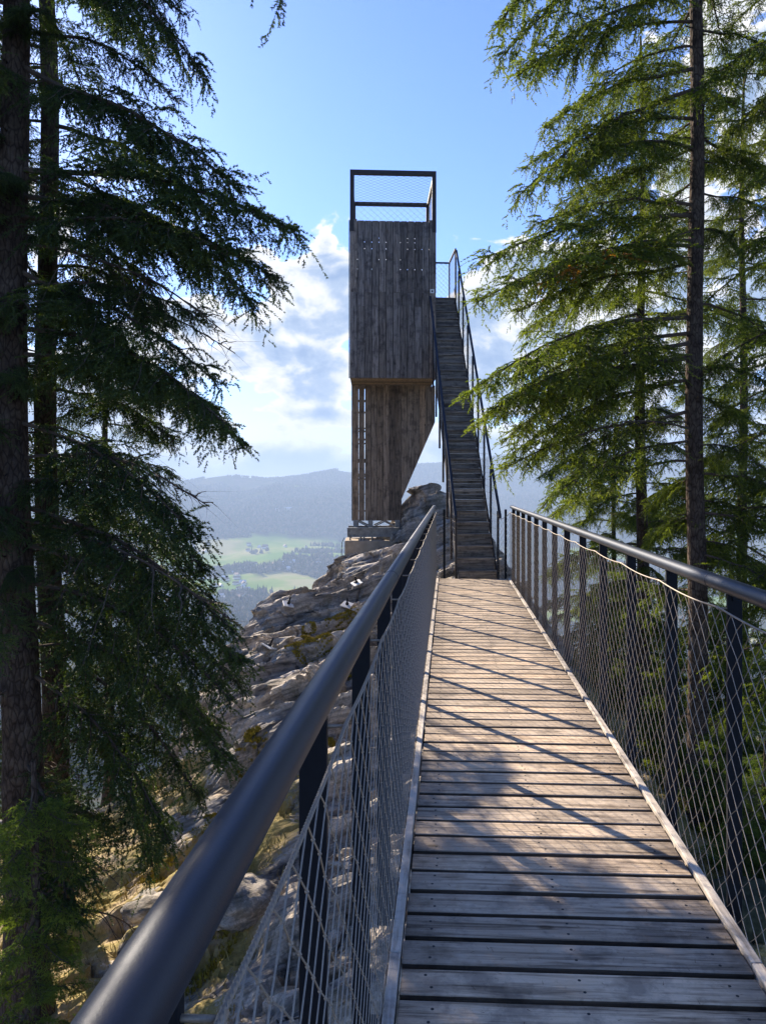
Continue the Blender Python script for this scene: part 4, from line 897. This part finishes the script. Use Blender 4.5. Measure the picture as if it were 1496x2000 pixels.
def trunk_mesh(root, H, d0, lean=(0, 0), flare=.5, top=.03, name='trunk'):
    n = 90; z = np.linspace(-.4, H, n); f = np.clip(z / H, 0, 1); k = 20; a = np.arange(k) * 2 * math.pi / k
    r = d0 / 2 * (1 - f) ** .75 * (1 - top) + top / 2 + d0 / 2 * flare * np.exp(-np.clip(z, 0, 9) / .22)
    cx_ = lean[0] * f * H + .03 * np.sin(z * .9); cy_ = lean[1] * f * H + .03 * np.cos(z * .7)
    R = r[:, None] * (1 + .05 * fbm(np.cos(a)[None] * 2 + 7, np.sin(a)[None] * 2, z[:, None] * 1.2, 3, .6, 12) + .035 * vnoise(np.cos(a)[None] * 5, np.sin(a)[None] * 5, z[:, None] * 6, 15))
    V = np.stack([cx_[:, None] + R * np.cos(a), cy_[:, None] + R * np.sin(a), np.broadcast_to(z[:, None], R.shape)], -1)
    mb = MB(); i = np.arange(n - 1)[:, None] * k; j = np.arange(k)[None]; j2 = (j + 1) % k
    mb.add(V.reshape(-1, 3), np.stack([i + j, i + j2, i + k + j2, i + k + j], -1).reshape(-1, 4), 0)
    for _ in range(int(H * 5)):       # dead stubs
        zz = trg.uniform(.2, H * .8); aa = trg.uniform(0, 6.28); rr = np.interp(zz, z, r); c0 = np.array([np.interp(zz, z, cx_), np.interp(zz, z, cy_), zz]); dd = np.array([math.cos(aa), math.sin(aa), trg.uniform(-.3, .3)])
        mb.tube([c0 + dd * rr * .8, c0 + dd * (rr + trg.uniform(.02, .12))], [.010, .005], 5)
    mb.build(name, M_bark, root, smooth=True)
    return lambda zz: (float(np.interp(zz, z, cx_)), float(np.interp(zz, z, cy_)), zz)
def spruce(px, D, ztop, d0, label, group, fill=(), aimed=(), mat=None, lean=(0, 0), cat='spruce tree'):
    """px, D: where the trunk stands; fill = (z0, z1, count, length range, kinds[, (az0, az1)]); aimed = (base py, tip px, tip py, tip D, kind)"""
    p = P(px, CY, D); zb = float(gz_at(p[0], p[1])); root = empty('spruce_tree', (p[0], p[1], zb)); tag(root, label, cat, group)
    axis = trunk_mesh(root, ztop - zb, d0, lean)
    for (z0_, z1_, cnt, lr, kinds, *azr) in fill:
        for k in range(cnt):
            zz = z0_ + (z1_ - z0_) * (k + trg.uniform(0, 1)) / cnt
            a0, a1 = azr[0] if azr else (0, 360); az = math.radians(a0 + (a1 - a0) * ((k * .618034 + trg.uniform(0, .15)) % 1.0))
            l = trg.uniform(*lr) ; dz = l * (trg.uniform(-.55, -.10)); b_ = axis(zz - zb)
            put_branch(root, b_, (b_[0] + l * math.sin(az), b_[1] + l * math.cos(az), b_[2] + dz), kinds[trg.integers(0, len(kinds))], mat)
    for (bpy_, tx, ty, tD, kind) in aimed:
        zz = EYE + (CY - bpy_) / FPX * D; b_ = axis(zz - zb); q = P(tx, ty, tD) - np.array([p[0], p[1], zb]); put_branch(root, b_, q, kind, mat, roll=trg.normal() * .12)
    return root
GL = 'spruces standing left of the bridge'; GR = 'spruces standing right of the bridge'
A1 = [(-150, 395, 140, 6.1, 'lush'), (-90, 350, 20, 6.3, 'lush'), (60, 345, 195, 6.6, 'sparse'), (120, 472, 375, 5.9, 'lush'), (150, 330, 290, 6.4, 'mid'),
      (330, 582, 452, 5.8, 'lush'), (380, 545, 545, 6.2, 'lush'), (420, 470, 500, 5.7, 'lush'), (470, 440, 650, 6.2, 'bare'), (520, 420, 745, 6.1, 'lush'),
      (560, 400, 620, 6.4, 'lush'), (640, 482, 872, 5.9, 'lush'), (690, 430, 800, 6.4, 'lush'), (820, 385, 1050, 6.0, 'mid'), (930, 330, 1000, 6.2, 'lush'), (900, 410, 990, 6.0, 'bare'),
      (980, 460, 1235, 6.0, 'lush'), (1060, 470, 1290, 6.4, 'mid'), (1010, 455, 1215, 5.8, 'bare'), (1130, 455, 1370, 6.3, 'lush'), (1200, 440, 1480, 6.5, 'mid'), (1300, 330, 1640, 6.1, 'mid'), (-420, 545, -45, 5.9, 'sparse')]
A2 = [(-60, 300, 120, 7.8, 'lush'), (240, 420, 420, 7.6, 'lush'), (330, 500, 600, 7.5, 'lush'), (600, 460, 690, 7.7, 'bare'), (700, 440, 830, 7.6, 'lush'), (760, 340, 860, 7.6, 'lush'), (880, 395, 1110, 7.7, 'mid'),
      (950, 420, 1180, 8.2, 'mid'), (450, 300, 560, 7.4, 'lush'), (520, 330, 640, 7.6, 'lush'), (400, 280, 480, 7.8, 'lush'), (600, 250, 700, 7.4, 'lush'), (1100, 470, 1340, 8.3, 'lush'), (1180, 430, 1440, 8.0, 'mid'), (1260, 390, 1560, 7.9, 'lush'), (1340, 300, 1690, 7.7, 'mid'), (1000, 330, 1250, 7.4, 'lush')]
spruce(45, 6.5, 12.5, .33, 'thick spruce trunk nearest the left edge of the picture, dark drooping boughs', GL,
       fill=[(2.2, 9.5, 18, (.55, 1.15), ['lush', 'mid', 'sparse']), (-1.6, 2.2, 12, (.8, 1.4), ['mid', 'sparse']), (1.8, 6.2, 16, (1.0, 1.7), ['lush'], (200, 335)), (0.6, 7.5, 20, (.45, .9), ['mid', 'lush'], (135, 235)), (-2.6, 0, 5, (.7, 1.3), ['bare'])], aimed=A1, mat=M_needle_shaded, lean=(-.012, 0))
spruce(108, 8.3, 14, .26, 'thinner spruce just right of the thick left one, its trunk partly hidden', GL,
       fill=[(2.0, 10.5, 16, (.6, 1.3), ['lush', 'mid', 'sparse']), (-1.4, 2.0, 16, (.9, 1.6), ['mid', 'sparse']), (1.8, 6.5, 16, (.9, 1.6), ['lush'], (180, 335)), (-2.6, 0, 5, (.7, 1.3), ['bare'])], aimed=A2, mat=M_needle_shaded, lean=(-.012, 0))
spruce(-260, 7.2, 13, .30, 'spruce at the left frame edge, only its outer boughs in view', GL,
       fill=[(-2.0, 10, 26, (1.1, 1.9), ['lush', 'mid'])], mat=M_needle_shaded)
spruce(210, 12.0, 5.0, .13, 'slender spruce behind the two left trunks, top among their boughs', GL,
       fill=[(-2.5, 4.4, 36, (.5, 1.3), ['mid', 'lush'])], mat=M_needle_shaded)
spruce(60, 5.4, -.35, .06, 'young bright green spruce at the foot of the thick left trunk', GL,
       fill=[(-2.3, -.5, 26, (.30, .55), ['young'])], mat=M_needle_l)

RA = [(-250, 968, 50, 9.0, 'lush'), (-150, 975, 115, 9.4, 'lush'), (-40, 1010, 150, 8.8, 'lush'), (40, 1040, 130, 9.6, 'mid'), (130, 1060, 250, 9.0, 'lush'), (170, 1010, 385, 9.2, 'lush'), (230, 1020, 330, 9.6, 'lush'), (290, 1090, 350, 8.9, 'lush'),
      (400, 1040, 440, 9.1, 'lush'), (420, 938, 508, 9.0, 'lush'), (450, 932, 590, 9.2, 'lush'), (480, 985, 560, 8.6, 'lush'), (510, 1010, 610, 9.4, 'lush'), (470, 1075, 550, 8.6, 'brown'),
      (620, 908, 772, 9.0, 'lush'), (650, 930, 830, 9.1, 'lush'), (670, 960, 800, 8.7, 'lush'), (700, 985, 860, 9.3, 'lush'), (690, 1030, 790, 9.0, 'lush'), (740, 1000, 885, 9.5, 'lush'),
      (800, 985, 915, 9.3, 'lush'), (860, 1090, 960, 9.2, 'mid'), (840, 1130, 850, 8.8, 'bare'), (900, 1075, 1010, 9.6, 'sparse')]
spruce(1358, 9.5, 15, .235, 'tall spruce with a straight bare lower trunk, nearest beyond the right railing', GR,
       fill=[(2.2, 11.5, 36, (.8, 1.6), ['lush', 'mid', 'sparse'], (-125, 120)), (.2, 2.2, 12, (.9, 1.7), ['lush', 'mid'], (-20, 150)), (-2.5, .6, 4, (.3, .7), ['bare'])], aimed=RA)
spruce(1252, 12.0, 8.6, .20, 'second spruce, its thinner trunk left of the tall bare one', GR,
       fill=[(1.2, 8.4, 38, (.8, 1.9), ['lush', 'mid', 'sparse']), (-4.5, 1.2, 30, (.7, 1.7), ['lush', 'mid'])],
       aimed=[(560, 1020, 650, 11.6, 'lush'), (610, 1000, 740, 11.8, 'lush'), (700, 1010, 850, 11.6, 'lush'), (760, 1040, 900, 11.8, 'lush'), (850, 1060, 990, 11.6, 'mid'), (330, 1090, 420, 11.6, 'lush'), (260, 1110, 330, 11.6, 'mid')])
spruce(1200, 16.0, 2.9, .13, 'small spruce with a bare dead top, furthest left of the right group', GR,
       fill=[(-5.5, 1.6, 60, (.7, 1.7), ['lush', 'mid']), (1.7, 2.7, 6, (.3, .7), ['bare'])], aimed=[(900, 1050, 935, 15.6, 'lush'), (960, 1080, 1010, 15.6, 'lush')])
spruce(1640, 9.0, 14, .28, 'spruce at the right frame edge, only its left boughs in view', GR,
       fill=[(-1.5, 11, 42, (1.2, 2.0), ['lush', 'mid', 'sparse'], (190, 350))])
spruce(1450, 14.5, 9.5, .22, 'dark spruce standing behind, between the tall bare trunk and the frame edge', GR,
       fill=[(-4.5, 3.5, 46, (1.0, 2.2), ['lush', 'mid']), (3.5, 9.2, 26, (1.0, 2.1), ['lush', 'mid', 'sparse'])], mat=M_needle)
for (px, D, zt, lab, mt) in [(1225, 14.8, .3, 'tallest young spruce behind the right net, yellow green top near the rail', M_needle_l), (1420, 12.0, -.1, 'young spruce behind the bright one, right of the tall bare trunk', M_needle), (1170, 13.6, -.25, 'young olive green spruce seen through the far end of the right net', M_needle_l), (1300, 10.6, -.6, 'young spruce between the two bare trunks behind the right net', M_needle),
                             (1395, 9.4, -1.3, 'bright young spruce right of the tall bare trunk, below handrail height', M_needle_l), (1490, 8.2, -1.15, 'lowest young spruce at the right frame edge behind the net', M_needle_l), (1060, 15.5, -1.0, 'slim young spruce beyond the far end of the right net', M_needle), (1110, 14.5, -1.4, 'smallest young spruce, left of the olive green one', M_needle)]:
    zb = float(gz_at(*P(px, CY, D)[:2])); h = zt - zb; cnt = int(26 + h * 14)
    spruce(px, D, zt, .03 + .02 * h, lab, 'young spruces right of the bridge',
           fill=[(zb + h * (.05 + .9 * q / 6), zb + h * (.05 + .9 * (q + 1) / 6), max(5, cnt // 6), ((.18 + .30 * h * (1 - q / 6) * .6), (.30 + .42 * h * (1 - q / 6) * .6)), ['young']) for q in range(6)], mat=mt)
# leafless brown shrub
q = on_rock(1472, 1640)
if q is not None:
    mb = MB()
    for _ in range(60):
        a = trg.uniform(0, 6.28); h = trg.uniform(.3, .8); s_ = trg.uniform(.1, .45); p0 = np.array([trg.normal() * .06, trg.normal() * .06, 0]); p1 = p0 + np.array([math.cos(a) * s_, math.sin(a) * s_, h]); mb.tube([p0, (p0 + p1) / 2 + trg.normal(0, .02, 3), p1], [.008, .005, .002], 4)
        for _ in range(9):
            t_ = trg.uniform(.35, 1); b_ = p0 + (p1 - p0) * t_; e = b_ + trg.normal(0, .08, 3) + np.array([0, 0, .07]); mb.tube([b_, e], [.003, .001], 3)
    o = mb.build('shrub', plain_mat('bare_shrub_twigs', (0.24, 0.16, 0.10), rough=.9)); o.location = q; tag(o, 'leafless brown shrub on the slope at the right frame edge', 'shrub')

# ---------------------------------------------------------------- air
mb = MB(); mb.box(-12000, 12000, -12000, 12000, -700, 225)
m = bpy.data.materials.new('hazy_air'); m.use_nodes = True; nt = m.node_tree; nt.nodes.clear()
pv = N(nt, 'ShaderNodeVolumePrincipled'); pv.inputs['Color'].default_value = (0.58, 0.76, 1.0, 1); pv.inputs['Density'].default_value = 2.5e-4; pv.inputs['Anisotropy'].default_value = 0.0
o_ = N(nt, 'ShaderNodeOutputMaterial'); L(nt, pv.outputs[0], o_.inputs['Volume'])
hz = mb.build('haze', m); tag(hz, kind='stuff')
